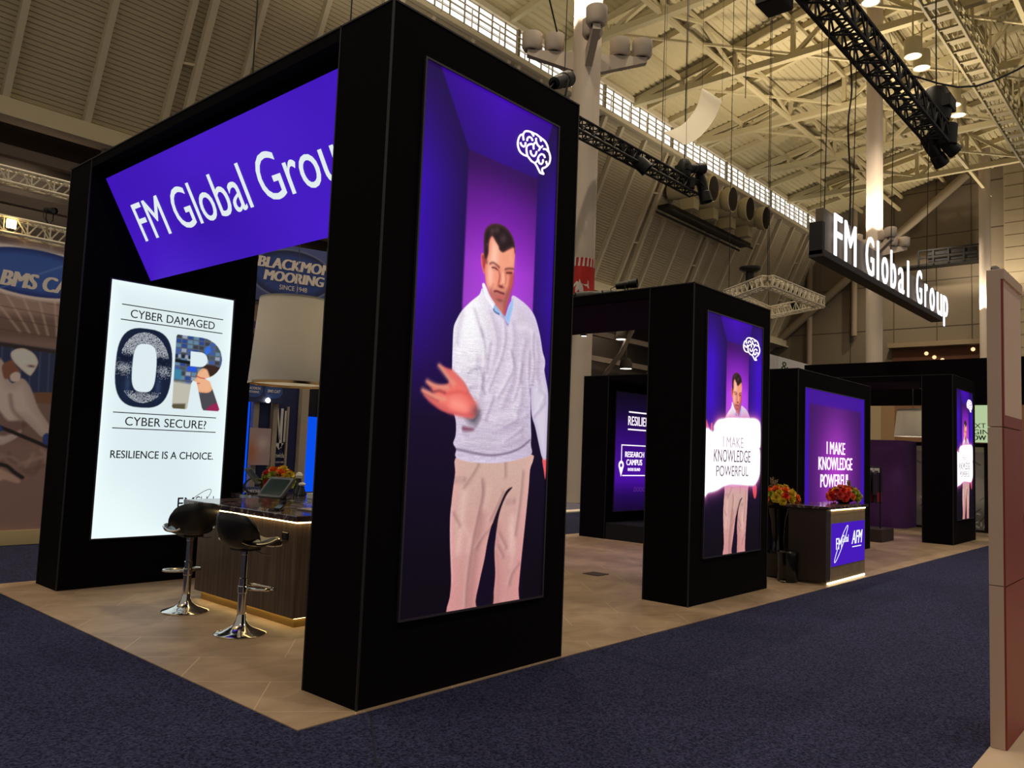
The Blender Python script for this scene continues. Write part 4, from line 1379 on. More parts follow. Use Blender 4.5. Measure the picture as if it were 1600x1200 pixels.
# ---- the same man behind a white sign, on two further pylons
def sign_box(label, x0, y, first):
    t = lightbox(label, x0, y, 0.5, 1.425, 2.72)
    if first is None:
        P = Picture(1.425, 2.72, 190, 380)
        T = paint_room(P, 0.77, 0.715, 1.425, 2.72, 1.12)
        paint_man(P, T, 0.77, full=False)
        P.poly(TR['SfA'], (236, 92, 104), 0.008)
        P.poly(TR['SfB'], (236, 92, 110), 0.008)
        P.poly(TR['Shand2'], (226, 74, 84), 0.01)
        # pink halo round the glaring sign
        sl = P.sub(TR['Ssign'], 0.3)
        d = P.dist(smooth_pts(TR['Ssign'], 4), sl)
        a = (np.exp(-np.clip(d, 0, 9) / 0.05) * 0.75 * (d > 0))[..., None]
        P.c[sl] = P.c[sl] * (1 - a) + a * np.array((236, 120, 190)) / 255
        P.poly(TR['Ssign'], (255, 250, 253), 0.012)
        # light of the sign printed brighter than the rest
        d = P.dist(smooth_pts(TR['Ssign'], 4), sl)
        P.c[sl] = P.c[sl] * np.where(d < -0.01, 1.25, 1.0)[..., None]
        o = P.build('printed_picture', INKGLOW, t, (x0, y - 0.01, 0.5), (1, 0, 0), (0, 0, 1))
        me = o.data
    else:
        me = first
        o = bpy.data.objects.new('printed_picture', me)
        COL.objects.link(o)
        o.parent = t
    GLAREINK = emat('glare_washed_ink', (196, 176, 190), 1.0)  # paler copy of the sign ink, LED glare put into its colour
    DARKINK = emat('sign_ink', (112, 92, 108), 1.0)
    for s_, m_, xa, xb, za, zb in (('I MAKE', GLAREINK, 0.424, 0.947, 1.217, 1.34), ('KNOWLEDGE', DARKINK, 0.213, 1.142, 1.046, 1.19), ('POWERFUL', DARKINK, 0.275, 1.09, 0.884, 1.006)):
        text('lettering', s_, m_, t, (x0 + xa, y - 0.012, 0.5 + za), (1, 0, 0), (0, 0, 1), xb - xa, zb - za, -0.002, fat=0.02)
    brain(t, x0, y - 0.016, 0.5, 0.9, EMBLEM, dx=-0.169, dz=-0.608, sx=1.15)
    return me


me_sign = sign_box('lit picture of a man holding a white sign, on the second arch', 4.917, 0.364, None)
sign_box('lit picture of a man with a white sign, on the far narrow arch', 15.46, 0.218, me_sign)

# ---- wide violet picture on the lower arch
t = lightbox('wide violet lit picture reading I make knowledge powerful', 9.6, 1.098, 0.5, 2.84, 2.27)
P = Picture(2.84, 2.27, 150, 130)
X, Z = P.x, P.z
P.c[:] = np.array((58, 16, 92)) / 255
P.blob(1.42, 0.95, 0.85, 1.0, (182, 62, 204), 0.92)
P.blob(1.3, 0.2, 0.6, 0.3, (124, 34, 164), 0.5)
P.blend(np.clip((Z - 2.0) / 0.06, 0, 1) * 0.8, (64, 14, 160))
P.blend(np.clip(np.maximum(0.17 - X, X - 2.67) / 0.03 + 0.5, 0, 1), (60, 10, 172))
P.build('printed_picture', INKGLOW, t, (9.6, 1.088, 0.5), (1, 0, 0), (0, 0, 1))
PINKWHITE = emat('pink_white_letter', (255, 226, 250), 1.4, 'NONE')
for s_, xa, xb, za, zb in (('I MAKE', 10.56, 11.43, 1.725, 1.935), ('KNOWLEDGE', 10.2, 11.8, 1.455, 1.675), ('POWERFUL', 10.29, 11.66, 1.165, 1.385)):
    text('lettering', s_, PINKWHITE, t, (xa, 1.084, za), (1, 0, 0), (0, 0, 1), xb - xa, zb - za, -0.003, fat=0.045)

# ---- campus display inside the lower arch
t = lightbox('violet display about a research campus, inside the lower arch', 9.6, 4.738, 0.5, 2.84, 2.28)
P = Picture(2.84, 2.28, 120, 100)
X, Z = P.x, P.z
st_ = [(0, (22, 6, 48)), (0.3, (36, 8, 88)), (0.6, (74, 12, 160)), (1.0, (66, 12, 140)), (1.5, (46, 10, 104)), (1.9, (24, 10, 52)), (2.28, (14, 8, 26))]
P.c[:] = np.stack([np.interp(Z, [q[0] for q in st_], [q[1][k] for q in st_]) for k in range(3)], -1) / 255
P.build('printed_picture', INKGLOW, t, (9.6, 4.728, 0.5), (1, 0, 0), (0, 0, 1))
yy = 4.722
WL = emat('white_letter', (250, 236, 252), 1.25, 'NONE')
text('lettering', 'RESILIENCE', WL, t, (10.03, yy, 2.15), (1, 0, 0), (0, 0, 1), 1.02, 0.18, -0.003, fat=0.02)
text('lettering', 'RESEARCH', WL, t, (9.955, yy, 1.53), (1, 0, 0), (0, 0, 1), 0.67, 0.108, -0.003, fat=0.05)
text('lettering', 'CAMPUS', WL, t, (10.005, yy, 1.375), (1, 0, 0), (0, 0, 1), 0.555, 0.112, -0.003, fat=0.05)
text('lettering', 'RHODE ISLAND', WL, t, (10.06, yy, 1.262), (1, 0, 0), (0, 0, 1), 0.435, 0.06, -0.003, fat=0.05)
for a in ((10.04, 11.9, 2.41), (10.02, 11.9, 2.07)):
    boxpart('rule', WL, t, a[0], a[1], yy - 0.003, yy, a[2] - 0.013, a[2] + 0.013)
m = MB()
for a in ((9.82, 11.6, 1.76), (9.86, 11.6, 1.175)):
    m.box(a[0], a[1], yy - 0.003, yy, a[2] - 0.01, a[2] + 0.01)
m.box(9.81, 9.83, yy - 0.003, yy, 1.45, 1.77)
m.build('label_frame', WL, t, smooth=0)
# pin as a ring plus a point
ring = MB()
n = 30
Vr = []
for k in range(n):
    a = 2 * PI * k / n
    Vr += [(9.815 + 0.04 * math.cos(a), yy - 0.003, 1.37 + 0.04 * math.sin(a)), (9.815 + 0.09 * math.cos(a), yy - 0.003, 1.37 + 0.09 * math.sin(a))]
ring.raw(Vr, [(2 * k, 2 * k + 1, 2 * ((k + 1) % n) + 1, 2 * ((k + 1) % n)) for k in range(n)])
ring.raw([(9.735, yy - 0.003, 1.335), (9.895, yy - 0.003, 1.335), (9.815, yy - 0.003, 1.15)], [(0, 1, 2)])
ring.build('map_pin', WL, t, smooth=0)
text('lettering', 'DOOO', emat('dim_letter', (96, 44, 150), 0.8), t, (10.29, yy, 0.86), (1, 0, 0), (0, 0, 1), 0.4, 0.09, -0.002)

# ---- white display inside the near arch
t = lightbox('white lit panel reading cyber damaged or cyber secure', 0.286, 4.858, 0.504, 1.4, 2.724)
P = Picture(1.4, 2.724, 290, 560)
X, Z = P.x, P.z
e = np.minimum(np.minimum(X, 1.4 - X), np.minimum(Z, 2.724 - Z))
P.c[:] = np.array((222, 236, 240)) / 255
P.blend(np.exp(-e / 0.10), (238, 254, 255))
P.blob(0.15, 0.1, 0.5, 0.5, (240, 255, 255), 0.8)
P.blob(1.3, 0.9, 0.3, 0.6, (236, 250, 252), 0.6)
P.blob(0.7, 1.0, 0.5, 0.5, (214, 232, 236), 0.3)


def super_ellipse(cx, cz, rx, rz, n=2.6, k=40):
    o = []
    for i in range(k):
        a = 2 * PI * i / k
        c, s = math.cos(a), math.sin(a)
        o.append((cx + rx * abs(c) ** (2 / n) * (1 if c > 0 else -1), cz + rz * abs(s) ** (2 / n) * (1 if s > 0 else -1)))
    return o


bg = P.c.copy()
# letter O: navy with a dotted mask in it
ox, oz = 0.698 - 0.286, 2.32 - 0.504
O_out = super_ellipse(ox, oz, 0.304, 0.432, 2.9)
O_in = super_ellipse(ox, oz, 0.130, 0.264, 3.2)
Q = Picture(1.4, 2.724, 290, 560)
Q.c[:] = np.array((22, 32, 56)) / 255
r = np.random.RandomState(11)
dots = r.rand(560, 290)
u, v = (X - ox) / 0.30, (Z - oz) / 0.43
headtop = np.clip((v - 0.26) / 0.12, 0, 1) * (u ** 2 + ((v - 0.1) / 0.9) ** 2 < 0.8)
jaw = np.clip((-0.58 - v) / 0.12, 0, 1) * (u ** 2 + (v / 0.96) ** 2 < 0.85)
cheek = np.exp(-((np.abs(u) - 0.72) / 0.2) ** 2 - ((v + 0.02) / 0.13) ** 2)
den = np.clip(headtop * 0.62 + jaw * 0.5 + cheek * 0.7, 0, 0.8)
on = (dots < den)[..., None]
Q.c = np.where(on, np.array((176, 182, 190)) / 255, Q.c)
Q.blend(np.exp(-((np.abs(u) - 0.7) / 0.25) ** 2 - ((v - 0.17) / 0.11) ** 2) * 0.85, (14, 22, 44))
Q.blend(np.exp(-((np.abs(u) - 0.55) / 0.1) ** 2 - ((v + 0.45) / 0.25) ** 2) * 0.35, (84, 110, 158))
sl = P.sub(O_out, 0.05)
do, di = P.dist(O_out, sl), P.dist(O_in, sl)
a = (np.clip(0.5 - do / 0.008, 0, 1) * np.clip(0.5 + di / 0.008, 0, 1))[..., None]
P.c[sl] = P.c[sl] * (1 - a) + Q.c[sl] * a
# letter R: control room photograph with a woman in glasses
Q = Picture(1.4, 2.724, 290, 560)
Q.c[:] = np.array((86, 92, 104)) / 255
r = np.random.RandomState(5)
for gx in range(9):
    for gz in range(12):
        x_, z_ = 0.74 + gx * 0.068, 1.62 + gz * 0.052
        col = [(62, 92, 160), (44, 70, 140), (148, 160, 176), (70, 84, 96), (96, 132, 160), (58, 62, 70)][r.randint(6)]
        Q.poly([(x_ + 0.004, z_ + 0.004), (x_ + 0.06, z_ + 0.004), (x_ + 0.06, z_ + 0.044), (x_ + 0.004, z_ + 0.044)], col, 0.004, 1, False)
for gx in range(9):
    x_ = 0.74 + gx * 0.04
    Q.poly([(x_, 1.97), (x_ + 0.03, 1.97), (x_ + 0.03, 2.01), (x_, 2.01)], [(28, 36, 54), (150, 160, 170)][gx % 2], 0.004, 1, False)
Q.poly([(0.74, 1.92), (1.1, 1.9), (1.1, 1.94), (0.74, 1.955)], (20, 26, 34), 0.006, 1, False)
Q.poly([(0.9, 1.83), (1.0, 1.83), (1.0, 1.89), (0.9, 1.89)], (40, 84, 214), 0.006, 1, False)
Q.poly([(0.74, 1.73), (0.83, 1.73), (0.83, 1.84), (0.74, 1.84)], (60, 130, 160), 0.01, 1, False)
Q.poly([(1.1, 2.03), (1.16, 2.08), (1.14, 2.16), (1.08, 2.1)], (52, 110, 220), 0.006, 1, False)
Q.poly([(0.7, 1.3), (1.0, 1.3), (0.98, 1.69), (0.7, 1.71)], (190, 186, 172), 0.02, 1, False)
Q.poly([(0.7, 1.38), (0.76, 1.45), (0.9, 1.46), (0.9, 1.38)], (90, 84, 62), 0.01, 1, False)
Q.poly([(1.03, 1.35), (1.36, 1.35), (1.36, 1.66), (1.2, 1.7), (1.1, 1.62), (1.04, 1.5)], (74, 72, 80), 0.01)
Q.poly([(1.16, 1.38), (1.36, 1.36), (1.34, 1.5), (1.2, 1.46)], (150, 38, 84), 0.015)
Q.poly([(1.02, 1.82), (1.06, 1.87), (1.13, 1.9), (1.2, 1.88), (1.24, 1.74), (1.19, 1.62), (1.1, 1.6), (1.01, 1.62), (1.02, 1.68), (0.985, 1.73), (1.01, 1.77)], (228, 164, 120), 0.006, inner=((236, 178, 138), 0.04))
Q.poly([(1.07, 1.89), (1.16, 1.93), (1.3, 1.9), (1.32, 1.78), (1.22, 1.72), (1.17, 1.79), (1.13, 1.87)], (56, 38, 34), 0.01)
Q.stroke([(1.0, 1.79), (1.05, 1.77), (1.11, 1.765), (1.2, 1.76)], 0.01, (176, 50, 54), 0.9)
Q.stroke([(1.01, 1.7), (1.05, 1.705)], 0.012, (196, 80, 84), 0.9)
rx0, rz0 = 0.286, 0.504
R_out = [(1.04, 2.735)] + [(1.33 + 0.262 * math.cos(a), 2.498 + 0.237 * math.sin(a)) for a in np.linspace(PI / 2, -0.42 * PI, 14)] + [(1.46, 2.24), (1.6, 1.925), (1.585, 1.903), (1.405, 1.903), (1.385, 1.93), (1.30, 2.22), (1.255, 2.235), (1.238, 2.2), (1.213, 1.92), (1.2, 1.903), (1.05, 1.903), (1.035, 1.92), (1.028, 2.715)]
R_in = [(1.205, 2.565), (1.33, 2.565)] + [(1.33 + 0.085 * math.cos(a), 2.48 + 0.085 * math.sin(a)) for a in np.linspace(0.45 * PI, -0.5 * PI, 8)] + [(1.21, 2.395)]
R_out = [(p[0] - rx0, p[1] - rz0) for p in R_out]
R_in = [(p[0] - rx0, p[1] - rz0) for p in R_in]
sl = P.sub(R_out, 0.05)
do, di = P.dist(R_out, sl), P.dist(R_in, sl)
a = (np.clip(0.5 - do / 0.008, 0, 1) * np.clip(0.5 + di / 0.008, 0, 1))[..., None]
P.c[sl] = P.c[sl] * (1 - a) + Q.c[sl] * a
P.build('printed_picture', INKGLOW, t, (0.286, 4.848, 0.504), (1, 0, 0), (0, 0, 1))
yy = 4.843
for s_, xa, xb, za, zb, bo in (('CYBER DAMAGED', 0.508, 1.47, 2.848, 2.938, 0.0), ('CYBER SECURE?', 0.537, 1.449, 1.688, 1.782, 0.0), ('RESILIENCE IS A CHOICE.', 0.412, 1.561, 1.338, 1.421, 0.006)):
    text('lettering', s_, GREYINK, t, (xa, yy, za), (1, 0, 0), (0, 0, 1), xb - xa, zb - za, -0.003, bold=bo)
for xa, xb, z in ((0.408, 1.567, 2.979), (0.408, 1.569, 2.816), (0.404, 1.563, 1.823), (0.408, 1.569, 1.656)):
    boxpart('rule', GREYINK, t, xa, xb, yy - 0.003, yy, z - 0.005, z + 0.005)
NAVYINK = mat('navy_ink', (22, 26, 60), 0.8)
text('lettering', 'FM', NAVYINK, t, (1.178, yy, 0.775), (1, 0, 0), (0, 0, 1), 0.19, 0.135, -0.003, bold=0.0)
text('lettering', 'Global', NAVYINK, t, (1.385, yy, 0.83), (1, 0, 0), (0, 0, 1), 0.22, 0.09, -0.003)


def swoosh(parent, O, ux, uy, s, m_, n=40):
    """thin tilted ellipse ring of the company mark."""
    m = MB()
    pts = []
    for i in range(n):
        a = 2 * PI * i / n
        e = (0.36 * math.cos(a), 0.075 * math.sin(a))
        c, q = math.cos(0.72), math.sin(0.72)
        pts.append(Vector(O) + Vector(ux) * ((e[0] * c - e[1] * q) * s) + Vector(uy) * ((e[0] * q + e[1] * c) * s))
    m.tube(pts, 0.0035 * s, 6, True)
    return m.build('emblem_ring', m_, parent)


swoosh(t, (1.32, yy, 0.78), (1, 0, 0), (0, 0, 1), 0.9, GREYINK)

# ---- tilted violet banner inside the near arch
t = thing('slanted_sign', 'tilted violet lit sign across the near arch with white company lettering', 'sign', (0.147, 4.86, 4.274))
O = Vector((0.147, 4.855, 4.28))
ux = Vector((0, -1, 0))
dv = Vector((0.55, 0, -0.998)).normalized()
nz = ux.cross(-dv)
P = Picture(4.295, 1.14, 180, 60)
X, Z = P.x, P.z
P.c[:] = np.array((62, 20, 182)) / 255
P.blend(0.5 + 0.5 * np.sin(X * 2.1 + 0.6) * np.cos(Z * 3), (70, 26, 196))
P.blob(1.6, 0.45, 0.7, 0.3, (52, 12, 160), 0.6)
P.blob(3.0, 0.9, 0.8, 0.4, (74, 30, 198), 0.6)
back = O + dv * 1.14
P.build('printed_picture', INKGLOW, t, tuple(back), tuple(ux), tuple(-dv))
m = MB()
m.prism([(0, 0), (4.295, 0), (4.295, 1.14), (0, 1.14)], back - nz * 0.004, ux, -dv, -nz * 0.06)
m.build('back_panel', FABRIC, t, smooth=0)
LETTERW = emat('banner_letter', (226, 236, 238), 1.0)
# baseline 0.748 m and capital top 0.34 m below the upper edge
text('lettering', 'FM Global Group', LETTERW, t, O + dv * 0.862 + ux * 0.285 + nz * 0.004, ux, -dv, 3.73, 0.53, 0.004, bold=0.0)

# ================================================================== FURNITURE UNDER THE NEAR ARCH
def walnut():
    m = mat('dark_wood_veneer', (92, 74, 60), 0.5, spec=0.3)
    nt = m.node_tree
    b = nt.nodes['Principled BSDF']
    tc = nt.nodes.new('ShaderNodeTexCoord')
    mp = nt.nodes.new('ShaderNodeMapping')
    mp.inputs['Scale'].default_value = (14, 14, 0.6)
    nt.links.new(tc.outputs['Object'], mp.inputs['Vector'])
    n = nt.nodes.new('ShaderNodeTexNoise')
    n.inputs['Scale'].default_value = 2.2
    n.inputs['Detail'].default_value = 6
    nt.links.new(mp.outputs[0], n.inputs['Vector'])
    r = nt.nodes.new('ShaderNodeValToRGB')
    r.color_ramp.elements[0].position = 0.3
    r.color_ramp.elements[1].position = 0.7
    r.color_ramp.elements[0].color = (*L3((64, 50, 42)), 1)
    r.color_ramp.elements[1].color = (*L3((100, 82, 66)), 1)
    nt.links.new(n.outputs['Fac'], r.inputs['Fac'])
    nt.links.new(r.outputs['Color'], b.inputs['Base Color'])
    return m


def marble():
    m = mat('dark_marble', (60, 48, 48), 0.12, spec=0.5)
    nt = m.node_tree
    b = nt.nodes['Principled BSDF']
    tc = nt.nodes.new('ShaderNodeTexCoord')
    n = nt.nodes.new('ShaderNodeTexNoise')
    n.inputs['Scale'].default_value = 3.0
    n.inputs['Detail'].default_value = 8
    n.inputs['Distortion'].default_value = 2.2
    nt.links.new(tc.outputs['Object'], n.inputs['Vector'])
    r = nt.nodes.new('ShaderNodeValToRGB')
    e = r.color_ramp.elements
    e[0].position = 0.3
    e[0].color = (*L3((36, 28, 30)), 1)
    e[1].position = 0.75
    e[1].color = (*L3((112, 92, 88)), 1)
    x = e.new(0.53)
    x.color = (*L3((70, 54, 54)), 1)
    x = e.new(0.56)
    x.color = (*L3((150, 130, 122)), 1)
    x = e.new(0.6)
    x.color = (*L3((66, 52, 52)), 1)
    nt.links.new(n.outputs['Fac'], r.inputs['Fac'])
    nt.links.new(r.outputs['Color'], b.inputs['Base Color'])
    return m


LEDHOT = emat('warm_led_bright', (255, 222, 150), 9.0)
WOOD = walnut()
MARBLE = marble()


def service_counter(label, x0, x1, y0, y1, marble_y1, mx, led=True):
    t = thing('service_counter', label, 'counter', (x0, y0, 0), 'marble topped counters')
    boxpart('body', WOOD, t, x0, x1, y0, y1, 0.085, 0.895, 0.004)
    boxpart('toe_kick', mat('brass_toe_kick', (150, 122, 66), 0.35, 0.6), t, x0 + 0.05, x1 - 0.05, y0 + 0.05, y1 - 0.05, 0, 0.085)
    boxpart('worktop', MARBLE, t, x0 - mx, x1 + 0.04, y0 - 0.04, marble_y1, 0.905, 0.958, 0.006)
    if led:
        m = MB()
        m.box(x0 - 0.03, x0 - 0.018, y0 - 0.03, y1, 0.893, 0.904)
        m.box(x0 - 0.03, x1, y0 - 0.03, y0 - 0.018, 0.893, 0.904)
        m.build('upper_led_strip', LEDHOT, t, smooth=0)
        m = MB()
        m.box(x0 + 0.03, x0 + 0.042, y0 + 0.04, y1 - 0.04, 0.076, 0.0845)
        m.box(x0 + 0.03, x1 - 0.03, y0 + 0.03, y0 + 0.042, 0.076, 0.0845)
        m.build('lower_led_strip', LEDHOT, t, smooth=0)
    return t


sc = service_counter('wood veneer counter with glowing edges behind the two stools', 0.88, 1.72, 2.03, 3.76, 4.02, 0.045)
pl = MB().box(0.866, 0.879, 2.16, 2.25, 0.735, 0.80, 0.004)
o = pl.build('outlet_plate', BLACKGLOSS, sc)
MB().box(0.862, 0.867, 2.185, 2.225, 0.75, 0.785, 0.002).build('socket', BLACKMETAL, o)
service_counter('second dark counter standing behind the lit one', 1.84, 2.5, 2.3, 4.8, 4.84, 0.03, False)


def bar_stool(label, loc, yaw):
    t = thing('bar_stool', label, 'bar stool', loc, 'black bar stools')
    off = OFF[t]
    seat = [(-0.165, 0.75, 0.15), (-0.12, 0.728, 0.17), (-0.05, 0.716, 0.19), (0.03, 0.716, 0.2), (0.10, 0.728, 0.2), (0.155, 0.742, 0.19), (0.20, 0.74, 0.175), (0.235, 0.722, 0.15), (0.245, 0.705, 0.12)]
    def sheet(pr, th, curl, kk=4):
        fine = smooth_pts(pr, kk, False)
        NW = 14
        m = MB()
        V, F = [], []
        n = len(fine)
        for i, (f_, u_, w_) in enumerate(fine):
            a, b = fine[max(i - 1, 0)], fine[min(i + 1, n - 1)]
            d = Vector((b[0] - a[0], b[1] - a[1])).normalized()
            nrm = Vector((-d.y, d.x))
            if i < 0:
                nrm = -nrm
            for j in range(NW + 1):
                s = -1 + 2 * j / NW
                c = curl * s * s
                bulge = th * (1 - s ** 6) ** 0.5 if abs(s) < 1 else 0
                bulge *= min(1, 6 * min(i, n - 1 - i) / n + 0.15)
                for sg in (1, -1):
                    p = Vector((f_, u_)) + nrm * (c + sg * (0.5 * bulge + 0.002))
                    V.append((p.x, s * w_, p.y))
        W2 = 2 * (NW + 1)
        for i in range(n - 1):
            for j in range(NW):
                a = i * W2 + 2 * j
                F.append((a, a + 2, a + W2 + 2, a + W2))
                F.append((a + 1, a + W2 + 1, a + W2 + 3, a + 3))
            for j in (0, NW):
                a = i * W2 + 2 * j
                F.append((a, a + W2, a + W2 + 1, a + 1))
        for i in (0, n - 1):
            for j in range(NW):
                a = i * W2 + 2 * j
                F.append((a, a + 1, a + 3, a + 2))
        edge = []
        return m.raw(V, F), [[V[i * W2 + 2 * j + 1] for i in range(n)] for j in (0, NW)], V, W2, NW, n
    def rot(m):
        c, s = math.cos(yaw), math.sin(yaw)
        m.v = [(p[0] * c - p[1] * s + off.x, p[0] * s + p[1] * c + off.y, p[2] + off.z) for p in m.v]
        return m
    # wrap-round back: a thick curved shell, high in the middle and swept down at the sides
    NT, NU = 26, 12
    V, F = [], []
    for i in range(NT + 1):
        w = -1 + 2 * i / NT
        th = w * math.radians(84)
        zt = 0.735 + 0.235 * (1 - abs(w) ** 3.2) ** 0.6 + 0.03
        zb_ = 0.728 + 0.06 * abs(w) ** 2.5
        for j in range(NU + 1):
            u = j / NU
            z = zb_ + (zt - zb_) * u
            R = 0.175 + 0.055 * math.sin(u * PI * 0.62) * (1 - 0.2 * w * w)
            tk = 0.017 * max(0.12, min(1, 7 * min(u, 1 - u) + 0.1)) * max(0.15, min(1, 9 * (1 - abs(w))))
            for sg in (1, -1):
                r_ = R + sg * tk
                V.append((-r_ * math.cos(th) + 0.0, r_ * math.sin(th), z))
    W3 = 2 * (NU + 1)
    for i in range(NT):
        for j in range(NU):
            q = i * W3 + 2 * j
            F.append((q, q + 2, q + W3 + 2, q + W3))
            F.append((q + 1, q + W3 + 1, q + W3 + 3, q + 3))
        for j in (0, NU):
            q = i * W3 + 2 * j
            F.append((q, q + W3, q + W3 + 1, q + 1))
    for i in (0, NT):
        for j in range(NU):
            q = i * W3 + 2 * j
            F.append((q, q + 1, q + 3, q + 2))
    rot(MB().raw(V, F)).build('backrest', LEATHER, t, smooth=60)
    st_, ed, V, W2, NW, n = sheet(seat, 0.05, 0.035)
    seat_o = rot(st_).build('seat', LEATHER, t, smooth=60)
    # pale piping along both sides and the front lip
    path = [Vector(p) for p in ed[0]] + [Vector(V[(n - 1) * W2 + 2 * j + 1]) for j in range(1, NW)] + [Vector(p) for p in ed[1][::-1]]
    path = [p + Vector((0, 0, -0.008)) for p in path]
    rot(MB().tube(path, 0.0105, 6)).build('piping', CHROME, seat_o)
    # metal
    rot(MB().lathe([(0.0, 0.0), (0.205, 0.0), (0.208, 0.008), (0.2, 0.014), (0.15, 0.028), (0.1, 0.048), (0.062, 0.075), (0.042, 0.11), (0.036, 0.16)], (0, 0, 0), 40, cap=False)).build('base', CHROME, t)
    pole = rot(MB().lathe([(0.036, 0.13), (0.036, 0.45), (0.029, 0.455), (0.029, 0.64), (0.034, 0.645), (0.034, 0.69)], (0, 0, 0), 24)).build('pole', CHROME, t)
    rot(MB().lathe([(0.038, 0.33), (0.042, 0.335), (0.042, 0.385), (0.038, 0.39)], (0, 0, 0), 24)).build('collar', CHROME, pole)
    m = MB()
    m.box(-0.09, 0.09, -0.09, 0.09, 0.678, 0.7, 0.006)
    rot(m).build('seat_plate', BLACKMETAL, t)
    lp = [(0.035, 0.0, 0.36), (0.06, 0.10, 0.36), (0.12, 0.165, 0.36), (0.21, 0.14, 0.355), (0.235, 0.0, 0.352), (0.21, -0.14, 0.355), (0.12, -0.165, 0.36), (0.06, -0.10, 0.36), (0.035, 0, 0.36)]
    rot(MB().tube(smooth_pts(lp, 5, False), 0.0115, 8)).build('footrest', CHROME, t)
    rot(MB().tube([(0.02, -0.05, 0.69), (0.05, -0.12, 0.665), (0.06, -0.15, 0.655), (0.08, -0.23, 0.652)], 0.006, 8)).build('height_lever', STEEL, t)
    return t


bar_stool('black bar stool nearest the camera, in front of the counter corner', (0.476, 2.164, 0), math.radians(7))
bar_stool('black bar stool beside the white lit panel', (0.537, 3.238, 0), math.radians(84))

# ---- tablet stands
SCREEN = mat('dark_screen', (44, 58, 56), 0.12, spec=0.6)
GREYPL = mat('grey_plastic', (84, 86, 84), 0.45)


def tablet_stand(label, loc, yaw, lean=0.9):
    t = thing('tablet_stand', label, 'tablet', loc, 'tablet stands')
    off = Vector(loc)
    c, s = math.cos(yaw), math.sin(yaw)
    def rot(m):
        m.v = [(p[0] * c - p[1] * s + off.x, p[0] * s + p[1] * c + off.y, p[2] + off.z) for p in m.v]
        return m
    rot(MB().lathe([(0.0, 0.0), (0.075, 0.0), (0.075, 0.008), (0.07, 0.013), (0.0, 0.014)], (0, 0, 0), 28, cap=False)).build('base', BLACKGLOSS, t)
    m = MB()
    arm = smooth_pts([(0.02, 0, 0.012), (0.075, 0, 0.05), (0.085, 0, 0.1), (0.05, 0, 0.15), (0.01, 0, 0.175)], 5, False)
    for i in range(len(arm) - 1):
        m.bar(arm[i], arm[i + 1], 0.075, 0.014)
    rot(m).build('neck', BLACKGLOSS, t, smooth=60)
    # tilted slab facing -f and up
    e = Vector((math.sin(lean), 0, math.cos(lean)))
    n_ = Vector((-math.cos(lean), 0, math.sin(lean)))
    cen = Vector((0.0, 0, 0.195))
    def slab(w, h, th, lift):
        m = MB()
        o_ = cen + n_ * lift - e * h / 2 - Vector((0, 1, 0)) * w / 2
        m.prism([(0.012, 0), (w - 0.012, 0), (w, 0.012), (w, h - 0.012), (w - 0.012, h), (0.012, h), (0, h - 0.012), (0, 0.012)], o_, (0, 1, 0), e, n_ * th)
        return rot(m)
    sh = slab(0.3, 0.235, 0.026, 0).build('housing', GREYPL, t, smooth=30)
    slab(0.25, 0.18, 0.002, 0.0262).build('screen', SCREEN, sh, smooth=30)
    return t


tablet_stand('grey tablet on a black stand at the corner of the lit counter', (0.985, 2.56, 0.958), math.radians(12), 0.75)
tablet_stand('dark tablet stand seen edge on, on the far end of the second counter', (1.95, 4.62, 0.958), math.radians(140), 0.7)

# ---- bouquets
RND = random.Random(4)


def blossom_mesh(name, seed, petals=3):
    r = random.Random(seed)
    m = MB()
    for lay in range(petals):
        k = 6
        for i in range(k):
            a = 2 * PI * i / k + lay * 0.5 + r.uniform(-0.1, 0.1)
            op = 0.25 + 0.32 * lay
            V = []
            for u in range(4):
                for v in range(5):
                    s = u / 3
                    w = (v / 4 - 0.5) * 2
                    rad = 0.15 + op * s * (1.0 - 0.15 * w * w) + 0.1 * s * s
                    z = s * (0.95 - 0.25 * lay) * (1 - 0.12 * w * w) - 0.1 * lay
                    aa = a + w * 0.55
                    V.append((rad * math.cos(aa), rad * math.sin(aa), z))
            F = [(u * 5 + v, u * 5 + v + 1, (u + 1) * 5 + v + 1, (u + 1) * 5 + v) for u in range(3) for v in range(4)]
            m.raw(V, F)
    m.lathe([(0.02, 0.6), (0.12, 0.5), (0.16, 0.2), (0.1, 0.0)], (0, 0, 0), 8)
    me = bpy.data.meshes.new(name)
    me.from_pydata(m.v, [], m.f)
    me.polygons.foreach_set('use_smooth', [True] * len(me.polygons))
    return me


BL = [blossom_mesh('blossom', i) for i in range(3)]
PETAL = [mat('red_petal', (206, 44, 22), 0.6), mat('orange_petal', (226, 104, 26), 0.6), mat('yellow_petal', (206, 176, 40), 0.6), mat('green_petal', (150, 158, 50), 0.6), mat('rose_petal', (196, 52, 56), 0.6)]
LEAF = mat('leaf_green', (54, 66, 26), 0.6)
DARKLEAF = mat('dark_leaf', (46, 40, 24), 0.6)


